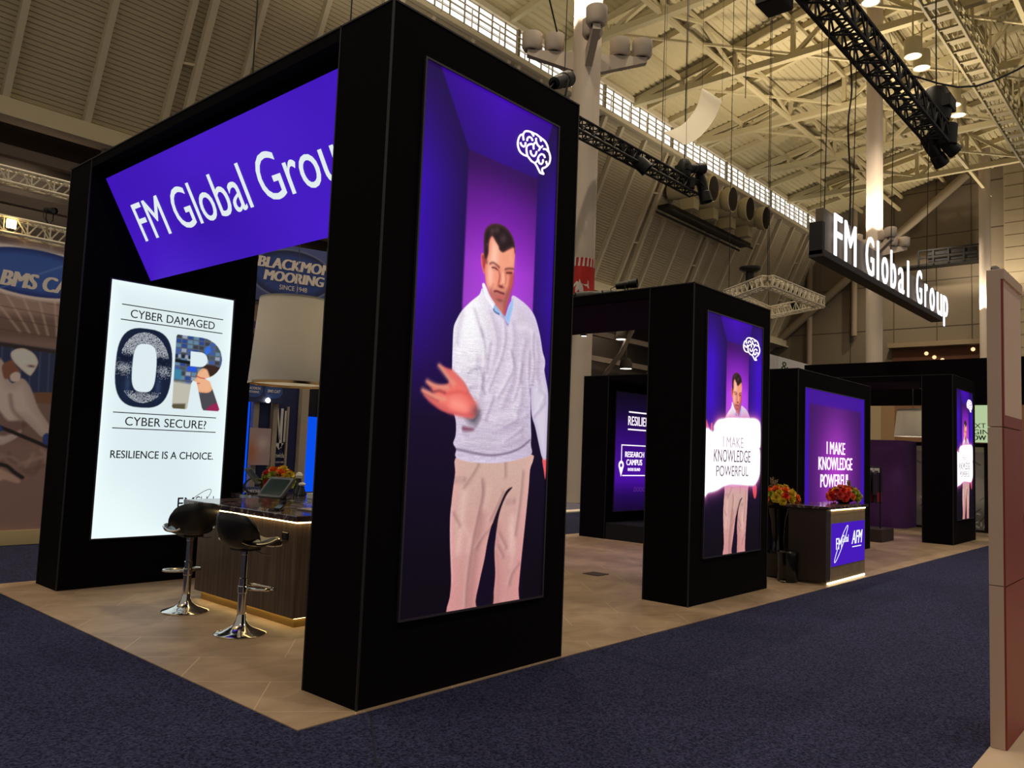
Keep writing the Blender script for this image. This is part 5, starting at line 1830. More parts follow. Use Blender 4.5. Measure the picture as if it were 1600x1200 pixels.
def bouquet(label, loc, rx, ry, rz, n, size, holder, spikes=0, sprig=False, group='flower arrangements'):
    t = thing('flower_arrangement', label, 'flowers', loc, group)
    off = Vector(loc)
    holder(t, off)
    m = MB()
    for i in range(70):
        a = RND.uniform(0, 2 * PI)
        e = RND.uniform(-0.1, 1.2)
        d = Vector((math.cos(a) * math.cos(e), math.sin(a) * math.cos(e), math.sin(e)))
        c = off + Vector((0, 0, rz * 0.35)) + Vector((d.x * rx, d.y * ry, d.z * rz * 0.75)) * RND.uniform(0.4, 1.02)
        s = d.cross(Vector((0, 0, 1))).normalized()
        L, w = size * RND.uniform(0.9, 1.6), size * 0.28
        m.raw([c, c + d * L * 0.4 + s * w, c + d * L + Vector((0, 0, -0.01)), c + d * L * 0.4 - s * w, c + d * L * 0.45 + Vector((0, 0, 0.012))], [(0, 1, 4), (1, 2, 4), (2, 3, 4), (3, 0, 4)])
    lf = m.build('foliage', LEAF, t, smooth=0)
    lf['kind'] = 'stuff'
    ga = 2.39996
    for i in range(n):
        z = 1 - (i + 0.5) / n * 1.05
        rr = math.sqrt(max(0, 1 - z * z))
        a = i * ga
        d = Vector((rr * math.cos(a), rr * math.sin(a), z))
        o = bpy.data.objects.new('blossom', BL[i % 3].copy())
        o.data.materials.append(PETAL[RND.choice((0, 1, 1, 2, 2, 3, 3, 4))])
        COL.objects.link(o)
        o.parent = t
        o.location = Vector((d.x * rx, d.y * ry, rz * 0.35 + d.z * rz * 0.7))
        o.rotation_euler = d.to_track_quat('Z', 'Y').to_euler()
        k = size * RND.uniform(0.75, 1.15)
        o.scale = (k, k, k)
    for i in range(spikes):
        a = RND.uniform(0, 2 * PI)
        m = MB()
        p0 = off + Vector((math.cos(a) * rx * 0.35, math.sin(a) * ry * 0.35, rz * 0.5))
        L = rz * RND.uniform(0.7, 1.25)
        m.tube([p0, p0 + Vector((0.02 * math.cos(a), 0.02 * math.sin(a), L))], 0.004, 5)
        for j in range(16):
            q = p0 + Vector((0, 0, L * (0.3 + 0.7 * j / 16)))
            b = j * 2.4
            m.lathe([(0.004, 0), (0.017 - 0.0006 * j, 0.016), (0.003, 0.034)], q, 6, (math.cos(b), math.sin(b), 0.6))
        m.build('flower_spike', mat('spike_bloom', (120, 104, 70), 0.7), t)
    if sprig:
        m = MB()
        for (sx, sz) in ((-0.20, 0.10), (-0.27, 0.03), (-0.24, 0.17), (-0.33, -0.02), (-0.16, 0.2), (-0.3, 0.09)):
            q = off + Vector((sx * 1.3, -0.02, sz + 0.03))
            m.tube([off + Vector((-0.05, 0, 0.06)), q], 0.003, 5)
            m.lathe([(0.004, -0.02), (0.022, -0.006), (0.024, 0.01), (0.004, 0.024)], q, 8)
        m.build('berry_sprig', mat('purple_berry', (120, 34, 60), 0.5), t)
    return t


def bowl_holder(t, off):
    MB().lathe([(0.0, 0.0), (0.07, 0.0), (0.12, 0.03), (0.15, 0.07), (0.14, 0.07), (0.11, 0.035), (0.0, 0.02)], off, 28, cap=False).build('bowl', BLACKGLOSS, t)


def vase_holder(t, off):
    z0 = -off.z
    MB().lathe([(0.0, -off.z), (0.15, -off.z), (0.17, -off.z + 0.02), (0.17, -off.z + 0.31), (0.175, -off.z + 0.325), (0.12, -off.z + 0.33), (0.1, -off.z + 0.36), (0.085, -off.z + 0.5), (0.1, -off.z + 0.75), (0.14, 0.0), (0.13, 0.005), (0.0, 0.0)], off, 36, cap=False).build('tall_vase', BLACKGLOSS, t)


bouquet('bright red and yellow flowers behind the grey tablet on the second counter', (2.3, 4.62, 0.958), 0.17, 0.2, 0.27, 30, 0.062, bowl_holder)
bouquet('flowers in a tall black floor vase left of the logo counter', (7.68, 0.7, 0.93), 0.24, 0.24, 0.26, 38, 0.064, vase_holder, 5)
bouquet('flowers in a low bowl on top of the logo counter', (8.82, 0.2, 1.012), 0.34, 0.17, 0.2, 38, 0.06, bowl_holder, 2, True)

# small things on the second counter
BOT = mat('bottle_dark', (40, 36, 38), 0.2)
for i, (x, y, h, lab) in enumerate(((2.36, 4.28, 0.27, 'tall dark figurine with a pale top beside the red flowers'), (2.3, 4.12, 0.16, 'short dark figurine with a pale top right of the red flowers'))):
    t = thing('figurine', lab, 'ornament', (x, y, 0.958), 'figurines on the second counter')
    MB().lathe([(0.0, 0), (0.05, 0), (0.055, 0.02), (0.035, h * 0.45), (0.028, h * 0.65), (0.03, h * 0.7), (0.0, h * 0.72)], (x, y, 0.958), 18, cap=False).build('body', BOT, t)
    MB().lathe([(0.0, h * 0.7), (0.034, h * 0.74), (0.045, h * 0.85), (0.03, h * 0.96), (0.0, h)], (x, y, 0.958), 14, cap=False).build('head', WHITEP, t)
tag(MB().box(1.2, 1.5, 2.12, 2.55, 0.958, 0.972, 0.003).build('leaflet_stack', mat('grey_paper', (150, 134, 128), 0.7), loc=(1.2, 2.12, 0.958)), 'low stack of grey leaflets on the lit counter beside the tablet', 'papers')
tag(MB().box(2.12, 2.32, 3.5, 3.75, 0.958, 1.02, 0.004).build('card_box', mat('white_card', (206, 200, 196), 0.6), loc=(2.12, 3.5, 0.958)), 'small white card box on the second counter', 'box')
cb = thing('cable', 'thin looped cable lying on the lit counter', 'cable', (1.3, 2.7, 0.96))
MB().tube(smooth_pts([(1.05, 2.62, 0.964), (1.2, 2.75, 0.964), (1.35, 2.6, 0.964), (1.45, 2.75, 0.966), (1.4, 2.95, 0.964), (1.6, 3.0, 0.964)], 5, False), 0.004, 6).build('wire', mat('grey_wire', (130, 118, 112), 0.5), cb)
# tall black chair behind the second counter
t = thing('bar_chair', 'black tube frame chair behind the second counter by the blue panels', 'chair', (3.25, 4.2, 0))
m = MB()
for yy in (3.95, 4.4):
    m.tube([(3.05, yy, 0), (3.1, yy, 0.72), (3.42, yy, 0.72), (3.46, yy, 1.12)], 0.014, 8)
    m.tube([(3.48, yy, 0), (3.44, yy, 0.72)], 0.014, 8)
m.tube([(3.46, 3.95, 1.12), (3.46, 4.4, 1.12)], 0.014, 8)
m.tube([(3.45, 3.95, 1.0), (3.45, 4.4, 1.0)], 0.012, 8)
m.build('frame', BLACKMETAL, t)
MB().box(3.06, 3.46, 3.94, 4.41, 0.72, 0.755, 0.01).build('seat', LEATHER, t)

# ---- big pendant lamp
t = thing('pendant_lamp', 'large white drum pendant lamp over the counter', 'pendant lamp', (1.35, 3.0, 2.14))


def shade_bulb(loc, power):
    l = bpy.data.lights.new('shade_bulb', 'POINT')
    l.energy = power
    l.color = (1.0, 0.88, 0.72)
    l.shadow_soft_size = 0.06
    o = bpy.data.objects.new('shade_bulb', l)
    COL.objects.link(o)
    o.location = loc


def translucent_cloth():
    m = bpy.data.materials.new('lit_shade_cloth')
    m.use_nodes = True
    nt = m.node_tree
    nt.nodes.clear()
    o = nt.nodes.new('ShaderNodeOutputMaterial')
    a = nt.nodes.new('ShaderNodeBsdfDiffuse')
    b = nt.nodes.new('ShaderNodeBsdfTranslucent')
    x = nt.nodes.new('ShaderNodeMixShader')
    a.inputs[0].default_value = (*L3((232, 228, 218)), 1)
    b.inputs[0].default_value = (*L3((232, 226, 214)), 1)
    x.inputs[0].default_value = 0.35
    nt.links.new(a.outputs[0], x.inputs[1])
    nt.links.new(b.outputs[0], x.inputs[2])
    nt.links.new(x.outputs[0], o.inputs[0])
    return m


SHADE = translucent_cloth()
shade_bulb((1.35, 3.0, 2.85), 12)
shade_bulb((17.6, 1.62, 2.75), 22)
MB().lathe([(0.412, 0.02), (0.352, 0.86), (0.344, 0.86), (0.404, 0.02)], (1.35, 3.0, 2.14), 48, cap=False).build('shade', SHADE, t)
MB().lathe([(0.414, 0.0), (0.413, 0.025), (0.403, 0.025), (0.404, 0.0)], (1.35, 3.0, 2.14), 48, cap=False).build('brass_rim', mat('brass', (186, 150, 100), 0.25, 1.0), t)
MB().lathe([(0.35, 0.84), (0.349, 0.85)], (1.35, 3.0, 2.14), 40).build('top_disc', SHADE, t)
MB().lathe([(0.03, 0.35), (0.06, 0.42), (0.07, 0.5), (0.03, 0.6)], (1.35, 3.0, 2.14), 18).build('bulb', emat('bulb_glow', (255, 224, 176), 4.0), t)
MB().tube([(1.35, 3.0, 2.7), (1.35, 3.0, 4.36)], 0.004, 6).build('suspension_wire', mat('pale_wire', (190, 186, 180), 0.5), t)

# ================================================================== LOGO COUNTER
t = thing('logo_counter', 'dark wood counter with a violet logo panel and glowing foot', 'counter', (7.45, -0.05, 0))
boxpart('body', mat('black_brown_wood', (50, 38, 32), 0.5), t, 7.45, 8.95, -0.05, 0.45, 0.04, 0.975, 0.004)
boxpart('front_veneer', mat('bronze_veneer', (146, 124, 94), 0.5, noise=(6, 0.15)), t, 7.6, 8.94, -0.054, -0.049, 0.05, 0.965)
boxpart('worktop', MARBLE, t, 7.43, 8.98, -0.09, 0.48, 0.975, 1.012, 0.004)
boxpart('upper_led_strip', LEDHOT, t, 7.6, 8.93, -0.066, -0.056, 0.955, 0.968)
boxpart('lower_led_strip', emat('foot_led', (255, 236, 190), 6.0), t, 7.5, 8.93, -0.06, -0.045, 0.012, 0.03)
pn = boxpart('logo_panel', emat('violet_panel', (72, 28, 190), 0.95), t, 7.62, 8.9, -0.062, -0.055, 0.228, 0.785)
LW = emat('logo_white', (242, 244, 250), 1.1, 'NONE')
text('lettering', 'FM', LW, pn, (7.78, -0.064, 0.44), (1, 0, 0), (0, 0, 1), 0.21, 0.15, -0.003, fat=0.04)
text('lettering', 'Global', LW, pn, (8.0, -0.064, 0.52), (1, 0, 0), (0, 0, 1), 0.24, 0.1, -0.003)
text('lettering', 'AFM', LW, pn, (8.38, -0.064, 0.48), (1, 0, 0), (0, 0, 1), 0.43, 0.18, -0.003, fat=0.06, shear=0.25)
boxpart('rule', LW, pn, 8.39, 8.75, -0.066, -0.063, 0.435, 0.447)
m = MB()
pts = []
for i in range(40):
    a = 2 * PI * i / 40
    e = (0.34 * math.cos(a), 0.05 * math.sin(a))
    c, q = math.cos(0.75), math.sin(0.75)
    pts.append((7.96 + (e[0] * c - e[1] * q), -0.066, 0.51 + (e[0] * q + e[1] * c)))
m.tube(pts, 0.0035, 6, True)
m.build('emblem_ring', LW, pn)

# bins and pedestal left of it
t = thing('pedal_bin', 'small black pedal bin beside the second arch', 'bin', (7.37, 0.42, 0))
MB().lathe([(0.0, 0.0), (0.12, 0.0), (0.13, 0.02), (0.135, 0.36), (0.0, 0.36)], (7.37, 0.42, 0), 32, cap=False).build('body', BLACKGLOSS, t)
MB().lathe([(0.138, 0.36), (0.138, 0.385), (0.12, 0.405), (0.0, 0.415)], (7.37, 0.42, 0), 32, cap=False).build('lid', BLACKGLOSS, t)
MB().box(7.2, 7.26, 0.38, 0.46, 0.01, 0.025, 0.004).build('pedal', STEEL, t)
t = thing('display_pedestal', 'tall narrow black pedestal behind the pedal bin', 'pedestal', (7.72, 0.98, 0))
boxpart('column', BLACKGLOSS, t, 7.6, 7.86, 0.84, 1.1, 0, 0.88, 0.006)
boxpart('top_plate', BLACKGLOSS, t, 7.57, 7.89, 0.81, 1.13, 0.88, 0.9, 0.004)

# ================================================================== BEHIND THE LOWER ARCH
pw = thing('storage_wall', 'purple cloth covered wall with a rounded corner', 'partition', (18.45, 2.1, 0))
m = MB()
c = [(18.45, 3.95), (18.45, 2.35)] + [(18.75 - 0.3 * math.cos(a), 2.35 - 0.3 * math.sin(a)) for a in np.linspace(0.1, PI / 2, 8)] + [(21, 2.05), (21, 3.95)]
m.prism(c, (0, 0, 0), (1, 0, 0), (0, 1, 0), (0, 0, 2.2))
m.build('panel', PURPLEP, pw, smooth=40)
# coat rack
t = thing('garment_rail', 'rail of dark jackets with red hems and white hangers', 'clothes rack', (14.5, 1.7, 0))
m = MB()
for yy in (1.42, 2.2):
    m.tube([(14.5, yy, 0.02), (14.5, yy, 1.52)], 0.015, 8)
    m.tube([(14.25, yy, 0.02), (14.75, yy, 0.02)], 0.015, 8)
m.tube([(14.5, 1.42, 1.52), (14.5, 2.2, 1.52)], 0.015, 8)
m.build('frame', BLACKMETAL, t)
JK = mat('navy_cloth', (34, 24, 44), 0.8)
RD = mat('crimson_cloth', (150, 28, 44), 0.8)
for i in range(6):
    y = 1.47 + i * 0.12
    j = MB()
    j.prism([(-0.06, 1.46), (0.06, 1.46), (0.2, 1.38), (0.24, 0.95), (0.16, 0.95), (0.15, 0.78), (-0.15, 0.78), (-0.16, 0.95), (-0.24, 0.95), (-0.2, 1.38)], (14.5, y - 0.03, 0), (1, 0, 0), (0, 0, 1), (0, 0.06, 0))
    jo = tag(j.build('jacket', JK, loc=(14.5, y, 0.78)), '%s dark jacket on the rail, counted from the aisle' % ordinal[i], 'jacket', 'jackets on the rail')
    MB().box(14.36, 14.64, y - 0.034, y + 0.034, 0.8, 1.0).build('red_hem', RD, jo)
    MB().box(14.42, 14.58, y - 0.036, y + 0.036, 1.41, 1.5).build('white_collar', WHITEP, jo)
# shoes box
tag(MB().box(14.2, 15.0, 1.3, 1.75, 0, 0.26, 0.008).build('storage_box', mat('dark_brown_board', (58, 44, 40), 0.8), loc=(14.2, 1.3, 0)), 'low dark brown box on the floor under the rail of jackets', 'box')
# second pendant and framed panel, sign with three words
t = thing('pendant_lamp', 'white tapered pendant lamp at the far arch', 'pendant lamp', (17.6, 1.62, 2.27))
MB().lathe([(0.41, 0.0), (0.34, 0.66), (0.33, 0.66), (0.4, 0.0)], (17.6, 1.62, 2.27), 40, cap=False).build('shade', SHADE, t)
MB().lathe([(0.36, 0.6), (0.35, 0.61)], (17.6, 1.62, 2.27), 30).build('top_disc', SHADE, t)
MB().tube([(17.6, 1.62, 2.9), (17.6, 1.62, 3.45)], 0.01, 6).build('stem', STEEL, t)
t = thing('framed_panel', 'tall grey street picture in a black frame behind the far arch', 'display panel', (19.6, 1.2, 0))
m = MB()
m.box(19.5, 19.6, 0.36, 0.5, 0, 2.2)
m.box(19.5, 19.6, 2.06, 2.16, 0, 2.2)
m.box(19.5, 19.6, 0.5, 2.06, 0, 0.06)
m.box(19.5, 19.6, 0.36, 2.16, 2.1, 2.2)
m.build('frame', BLACKMETAL, t, smooth=0)
GP = print_mat('street_print')
P = Picture(1.56, 2.04, 80, 100)
X, Z = P.x, P.z
P.c[:] = np.array((150, 146, 138)) / 255
P.blend(np.clip((Z - 1.9) / 0.05, 0, 1), (196, 190, 150))
P.blend(np.clip((0.75 - Z) / 0.4, 0, 1) * 0.7, (62, 60, 58))
r = np.random.RandomState(8)
for i in range(90):
    x_, z_ = r.rand() * 1.5, 0.05 + r.rand() ** 1.5 * 0.7
    P.stroke([(x_, z_), (x_ + r.uniform(-0.12, 0.12), z_ + r.uniform(0.02, 0.14))], 0.02, [(30, 30, 30), (210, 206, 198), (84, 80, 76)][i % 3], 0.8, 0.01)
for i in range(10):
    P.stroke([(0.1 + i * 0.15, 1.6), (0.2 + i * 0.15, 1.66)], 0.04, (72, 70, 66), 0.7, 0.02)
P.c = np.clip(P.c[:, ::-1] * 1.45, 0, 1)
P.build('printed_picture', GP, t, (19.52, 2.06, 0.06), (0, -1, 0), (0, 0, 1))
t = thing('green_sign', 'pale green sign with three dark words over the framed panel', 'sign', (19.5, 0.8, 2.21))
boxpart('board', emat('pale_green_board', (192, 216, 168), 0.85), t, 19.5, 19.58, 0.15, 1.25, 2.22, 3.16)
GI = mat('dark_green_ink', (34, 48, 34), 0.8)
for s_, ya, yb, za, bo in (('NEXT', 0.93, 0.455, 2.575, 0.0), ('BEGIN', 0.95, 0.395, 2.42, 0.008), ('NOW', 0.86, 0.455, 2.275, 0.03)):
    text('lettering', s_, GI, t, (19.496, ya, za), (0, -1, 0), (0, 0, 1), ya - yb, 0.118, -0.003, fat=bo * 1.5)
# plain walls of further booths
t = thing('booth_wall', 'cream and brown partition seen above the purple wall', 'partition', (30, 6, 0))
boxpart('cream_panel', mat('cream_partition', (206, 182, 142), 0.8), t, 30, 30.2, 6.1, 14, 0, 5.2)
boxpart('brown_panel', mat('brown_partition', (160, 116, 80), 0.8), t, 30.05, 30.2, -4, 5.6, 0, 5.2)
boxpart('tan_panel', mat('tan_partition', (186, 148, 108), 0.8), t, 30.02, 30.2, 5.6, 6.1, 0, 5.2)
t = thing('header_box', 'white box sign of another booth above the lower arch', 'sign', (21.7, 7, 4.4))
boxpart('case', WHITEP, t, 21.0, 25.0, 7.0, 9.0, 3.2, 5.0)
text('lettering', '&', mat('dark_green_print', (40, 70, 52), 0.7), t, (22.55, 6.995, 4.55), (1, 0, 0), (0, 0, 1), 0.6, 0.32, -0.004)
m = MB()
for xx in (21.1, 24.9):
    for yy in (7.1, 8.9):
        m.bar((xx, yy, 0), (xx, yy, 3.2), 0.1)
m.build('posts', WHITEP, t, smooth=0)


# ================================================================== RIGGING
def truss(name, label, p, q, s, m_, group, bays=None, cr=0.035, br=0.018, up=(0, 0, 1), root=None):
    """square lattice truss between p and q with side s."""
    p, q = Vector(p), Vector(q)
    t = root or thing(name, label, 'truss', p, group)
    d = (q - p).normalized()
    a = d.cross(Vector(up)).normalized() * s / 2
    b = a.cross(d).normalized() * s / 2
    cs = [a + b, -a + b, -a - b, a - b]
    for c in cs:
        MB().tube([p + c, q + c], cr, 8).build('chord', m_, t)
    L = (q - p).length
    n = bays or max(2, int(L / s))
    m = MB()
    for k in range(4):
        c0, c1 = cs[k], cs[(k + 1) % 4]
        for i in range(n):
            x0, x1 = p + d * (L * i / n), p + d * (L * (i + 1) / n)
            xm = (x0 + x1) / 2
            m.tube([x0 + c0, xm + c1], br, 5)
            m.tube([xm + c1, x1 + c0], br, 5)
            m.tube([x0 + c0, x0 + c1], br, 5)
        m.tube([q + c0, q + c1], br, 5)
    m.build('lattice', m_, t)
    return t


BT = mat('black_truss', (12, 9, 10), 0.6, 0.2)
truss('rigging_truss', 'big black lattice truss above the hanging letters', (12.2, 2.7, 12.25), (24.6, 2.7, 12.25), 0.6, BT, 'black rigging trusses', 14, 0.055, 0.03)
truss('rigging_truss', 'black lattice truss crossing the near column', (9.5, 10.6, 11.5), (23.0, 10.6, 11.5), 0.4, BT, 'black rigging trusses', 24, 0.045, 0.024)


def hoist(label, x, y, z, s, top):
    t = thing('chain_hoist', label, 'hoist', (x, y, z), 'chain hoists')
    MB().lathe([(0.05 * s, 0), (0.2 * s, 0.04 * s), (0.24 * s, 0.2 * s), (0.24 * s, 0.45 * s), (0.16 * s, 0.6 * s), (0.04 * s, 0.66 * s)], (x, y, z), 18).build('motor', BLACKMETAL, t)
    MB().box(x - 0.2 * s, x + 0.2 * s, y - 0.26 * s, y + 0.26 * s, z + 0.2 * s, z + 0.42 * s, 0.02).build('gearbox', BLACKMETAL, t)
    MB().lathe([(0.02, -0.35 * s), (0.16 * s, -0.33 * s), (0.18 * s, 0.02), (0.02, 0.03)], (x + 0.22 * s, y - 0.1 * s, z), 14).build('chain_bag', BT, t)
    MB().tube([(x, y, z + 0.6 * s), (x, y, top)], 0.022, 6).build('chain', BLACKMETAL, t)
    return t


def lamp_head(name, label, c, d, s, foot, group='stage lamps'):
    """theatre spot: can, lens, yoke and clamp."""
    c, d = Vector(c), Vector(d).normalized()
    t = thing(name, label, 'spotlight', c, group)
    MB().lathe([(0.05 * s, -0.34 * s), (0.1 * s, -0.32 * s), (0.12 * s, -0.1 * s), (0.11 * s, 0.1 * s), (0.13 * s, 0.12 * s), (0.14 * s, 0.34 * s), (0.125 * s, 0.34 * s), (0.1 * s, 0.2 * s)], c, 22, d, cap=False).build('housing', BLACKMETAL, t)
    MB().lathe([(0.11 * s, 0.24 * s), (0.1 * s, 0.26 * s)], c, 20, d).build('lens', mat('dark_lens', (70, 60, 70), 0.1), t)
    u = d.cross(Vector((0, 0, 1))).normalized()
    f = Vector(foot)
    m = MB()
    m.tube([c + u * 0.14 * s, c + u * 0.15 * s + (f - c) * 0.6, f, c - u * 0.15 * s + (f - c) * 0.6, c - u * 0.14 * s], 0.012 * s + 0.004, 6)
    m.build('yoke', BLACKMETAL, t)
    m = MB()
    m.tube([c - d * 0.33 * s, c - d * 0.5 * s + Vector((0, 0, -0.05 * s)), c - d * 0.45 * s + Vector((0, 0, -0.35 * s)), f], 0.008 * s + 0.003, 6)
    m.build('power_lead', BLACKMETAL, t)
    return t


hoist('chain hoist at the right end of the big black truss', 24.3, 2.7, 12.55, 1.9, 29)
hoist('chain hoist at the left end of the big black truss', 13.6, 2.7, 12.5, 1.5, 29)
hoist('chain hoist at the end of the truss crossing the near column', 22.2, 10.6, 11.75, 1.1, 29)
# dark end clusters
lamp_head('stage_lamp', 'black lamp hanging from the right end of the big truss, upper one', (24.7, 2.6, 12.1), (0.6, -0.5, -0.6), 1.7, (24.5, 2.7, 12.5))
lamp_head('stage_lamp', 'black lamp hanging from the right end of the big truss, lower one', (24.75, 2.9, 11.85), (0.7, -0.3, -0.7), 1.7, (24.5, 2.8, 12.2))
lamp_head('stage_lamp', 'black lamp lying on the end of the truss crossing the near column', (22.5, 10.4, 12.15), (0.9, -0.3, 0.2), 1.5, (22.5, 10.6, 11.75))
lamp_head('stage_lamp', 'black lamp hanging at the end of the truss crossing the near column', (23.15, 10.35, 11.6), (0.15, -0.2, -0.95), 1.7, (23.0, 10.6, 11.9))
lamp_head('stage_lamp', 'black lamp in the middle of the truss crossing the near column', (18.9, 10.6, 11.5), (0.4, -0.5, -0.6), 1.8, (18.9, 10.6, 11.75))
t = thing('speaker_box', 'black box hanging from the left end of the big truss', 'speaker', (13.6, 3.3, 11.9))
MB().box(12.9, 13.6, 3.0, 3.6, 11.6, 13.4, 0.03).build('cabinet', BT, t)
MB().bar((13.2, 3.3, 13.4), (13.2, 2.75, 12.5), 0.08).build('hanger', BT, t, smooth=0)
lamp_head('stage_lamp', 'black spotlight clamped on the top of the tall front arch', (1.98, 0.2, 4.72), (0.75, 0.2, 0.45), 0.5, (1.9, 0.2, 4.46))
# black gear on the second arch
lamp_head('stage_lamp', 'black can light standing on the slab of the second arch', (6.35, 2.95, 3.86), (0.7, -0.7, 0.05), 0.9, (6.3, 2.95, 3.52))
t = thing('pipe_rail', 'black pipe on posts along the slab of the second arch', 'pipe', (6.4, 3.4, 3.4945))
m = MB()
m.tube([(6.4, 2.55, 3.74), (6.4, 4.9, 4.32)], 0.035, 8)
m.tube([(6.4, 2.9, 3.5), (6.4, 2.9, 3.8)], 0.05, 8)
m.tube([(6.4, 3.3, 3.5), (6.4, 3.3, 3.95)], 0.07, 8)
m.tube([(6.4, 3.65, 3.5), (6.4, 3.65, 4.0)], 0.09, 8)
m.build('pipes', BLACKMETAL, t)
lamp_head('stage_lamp', 'small black lamp on top of the second arch near its corner', (5.0, 1.5, 3.66), (0.3, -0.9, 0.1), 0.4, (5.0, 1.5, 3.5))
t = thing('ceiling_spot', 'small grey spot under the slab of the second arch by the pylon', 'spotlight', (6.2, 1.1, 3.38))
MB().lathe([(0.02, 0), (0.05, -0.01), (0.09, -0.14), (0.08, -0.14)], (6.2, 1.12, 3.384), 18, cap=False).build('cone', mat('grey_cone', (150, 148, 150), 0.5), t)
t = thing('ceiling_spot', 'small lit spot under the far edge of the second arch slab', 'spotlight', (6.5, 3.2, 3.384))
MB().lathe([(0.05, 0), (0.05, -0.05), (0.045, -0.05)], (6.5, 3.24, 3.384), 18, cap=False).build('can', STEEL, t)
MB().lathe([(0.044, -0.045), (0.04, -0.048)], (6.5, 3.24, 3.384), 14).build('lens', LAMPGLOW, t)
t = thing('ceiling_spot', 'small grey spot under the far arch slab beside its pylon', 'spotlight', (16.2, 0.98, 3.38))
MB().lathe([(0.09, 0), (0.1, -0.08), (0.08, -0.09)], (16.2, 1.0, 3.384), 18, cap=False).build('can', STEEL, t)

spot('violet_spill_fill', (6.5, 3.24, 3.3), (7.9, 3.4, 0), 70, 95, 0.8, 0.05, (0.5, 0.22, 1.0))  # added violet fill, imitates spill of the lit pictures on the floor
spot('violet_spill_fill', (16.2, 1.0, 3.25), (14.8, 2.2, 0), 60, 95, 0.8, 0.05, (0.5, 0.22, 1.0))
fb = tag(MB().box(5.55, 5.8, 2.18, 2.43, -0.001, 0.008, 0.002).build('floor_box', mat('floor_box_lid', (70, 54, 48), 0.5, 0.3), loc=(5.55, 2.18, 0)), 'small dark floor socket lid on the beige floor under the second arch', 'floor socket')
# pale box truss of another booth
a_, b_, c_, d_ = (19.1, 7.2, 6.5), (17.8, 5.4, 6.5), (21.4, 5.3, 6.5), (22.4, 7.4, 6.5)
ring_t = None
for p_, q_, n_ in ((a_, b_, 8), (b_, c_, 12), (c_, d_, 8), (d_, a_, 11)):
    ring_t = truss('booth_truss', 'pale lattice truss ring hanging behind the second arch', p_, q_, 0.3, TRUSSW, None, n_, 0.028, 0.013, root=ring_t)
for p_ in (a_, b_, c_, d_):
    MB().tube([p_, (p_[0], p_[1], deckz(p_[1]) - 0.2)], 0.01, 5).build('wire', BLACKMETAL, ring_t)
for i, (x, y) in enumerate(((18.4, 6.2), (21.9, 6.3))):
    t = thing('truss_fixture', ['dark fixture standing on the near side of the pale truss ring', 'dark fixture hanging on the far side of the pale truss ring'][i], 'spotlight', (x, y, 6.5))
    MB().lathe([(0.12, 0.0), (0.12, 0.5), (0.2, 0.52), (0.3, 0.6), (0.3, 0.66), (0.02, 0.66)], (x, y, 6.45), 18).build('housing', BLACKMETAL, t)
# ---- hanging company letters
t = thing('hanging_sign', 'white glowing company letters hanging under the big black truss', 'sign', (20, 2.7, 6.3))
boxpart('rail', mat('sign_rail', (30, 20, 24), 0.6), t, 14.6, 24.8, 2.66, 3.0, 6.19, 6.34)
BOXB = mat('sign_back', (96, 82, 68), 0.7)
boxpart('back_box', BOXB, t, 14.98, 16.9, 2.82, 3.0, 6.34, 7.42)
boxpart('back_box', BOXB, t, 17.1, 21.0, 2.82, 3.0, 6.34, 7.2)
boxpart('back_box', BOXB, t, 21.5, 24.8, 2.82, 3.0, 6.34, 7.18)
boxpart('end_plate', BLACKMETAL, t, 14.6, 14.75, 2.7, 3.0, 6.25, 7.0)
SIGNG = emat('hanging_letter_glow', (250, 250, 255), 1.5)
for ch, xa, xb, za, zb in (('F', 15.36, 15.86, 6.375, 7.375), ('M', 16.06, 16.83, 6.375, 7.375), ('G', 17.58, 18.18, 6.36, 7.385), ('l', 18.45, 18.57, 6.375, 7.41), ('o', 18.84, 19.35, 6.365, 7.10), ('b', 19.6, 20.04, 6.365, 7.41), ('a', 20.3, 20.8, 6.365, 7.10), ('l', 21.14, 21.27, 6.375, 7.43), ('G', 22.06, 22.6, 6.36, 7.385), ('r', 22.94, 23.2, 6.375, 7.10), ('o', 23.5, 24.0, 6.365, 7.10), ('u', 24.32, 24.9, 6.365, 7.08), ('p', 25.1, 25.62, 6.1, 7.10)):
    text('letter', ch, SIGNG, t, (xa, 2.69, za), (1, 0, 0), (0, 0, 1), xb - xa, zb - za, -0.03)
for xx in (15.2, 17.1, 20.2, 23.8):
    MB().tube([(xx, 2.9, 6.3), (xx, 2.8, 11.95)], 0.012, 6).build('cable', BLACKMETAL, t)

# ---- white curved sail
t = thing('acoustic_sail', 'white curved sheet hanging in front of the clerestory', 'panel', (20, 9, 12))
A_ = [(21.58, 9.6, 14.63), (21.28, 9.6, 13.89), (20.64, 9.6, 13.14), (19.92, 9.6, 12.6), (19.11, 9.6, 12.18)]
B_ = [(21.92, 9.0, 14.13), (21.47, 9.0, 13.41), (20.94, 9.0, 12.82), (20.33, 9.0, 12.28), (19.49, 9.0, 11.75)]
A_, B_ = smooth_pts(A_, 5, False), smooth_pts(B_, 5, False)
m = MB()
V = []
for a, b in zip(A_, B_):
    V += [a, b]
nn = len(A_)
V += [(v[0] + 0.02, v[1] + 0.02, v[2] + 0.04) for v in V]
F = [(2 * i, 2 * i + 1, 2 * i + 3, 2 * i + 2) for i in range(nn - 1)] + [(2 * nn + 2 * i, 2 * nn + 2 * i + 2, 2 * nn + 2 * i + 3, 2 * nn + 2 * i + 1) for i in range(nn - 1)]
for i in range(nn - 1):
    F += [(2 * i, 2 * i + 2, 2 * nn + 2 * i + 2, 2 * nn + 2 * i), (2 * i + 1, 2 * nn + 2 * i + 1, 2 * nn + 2 * i + 3, 2 * i + 3)]
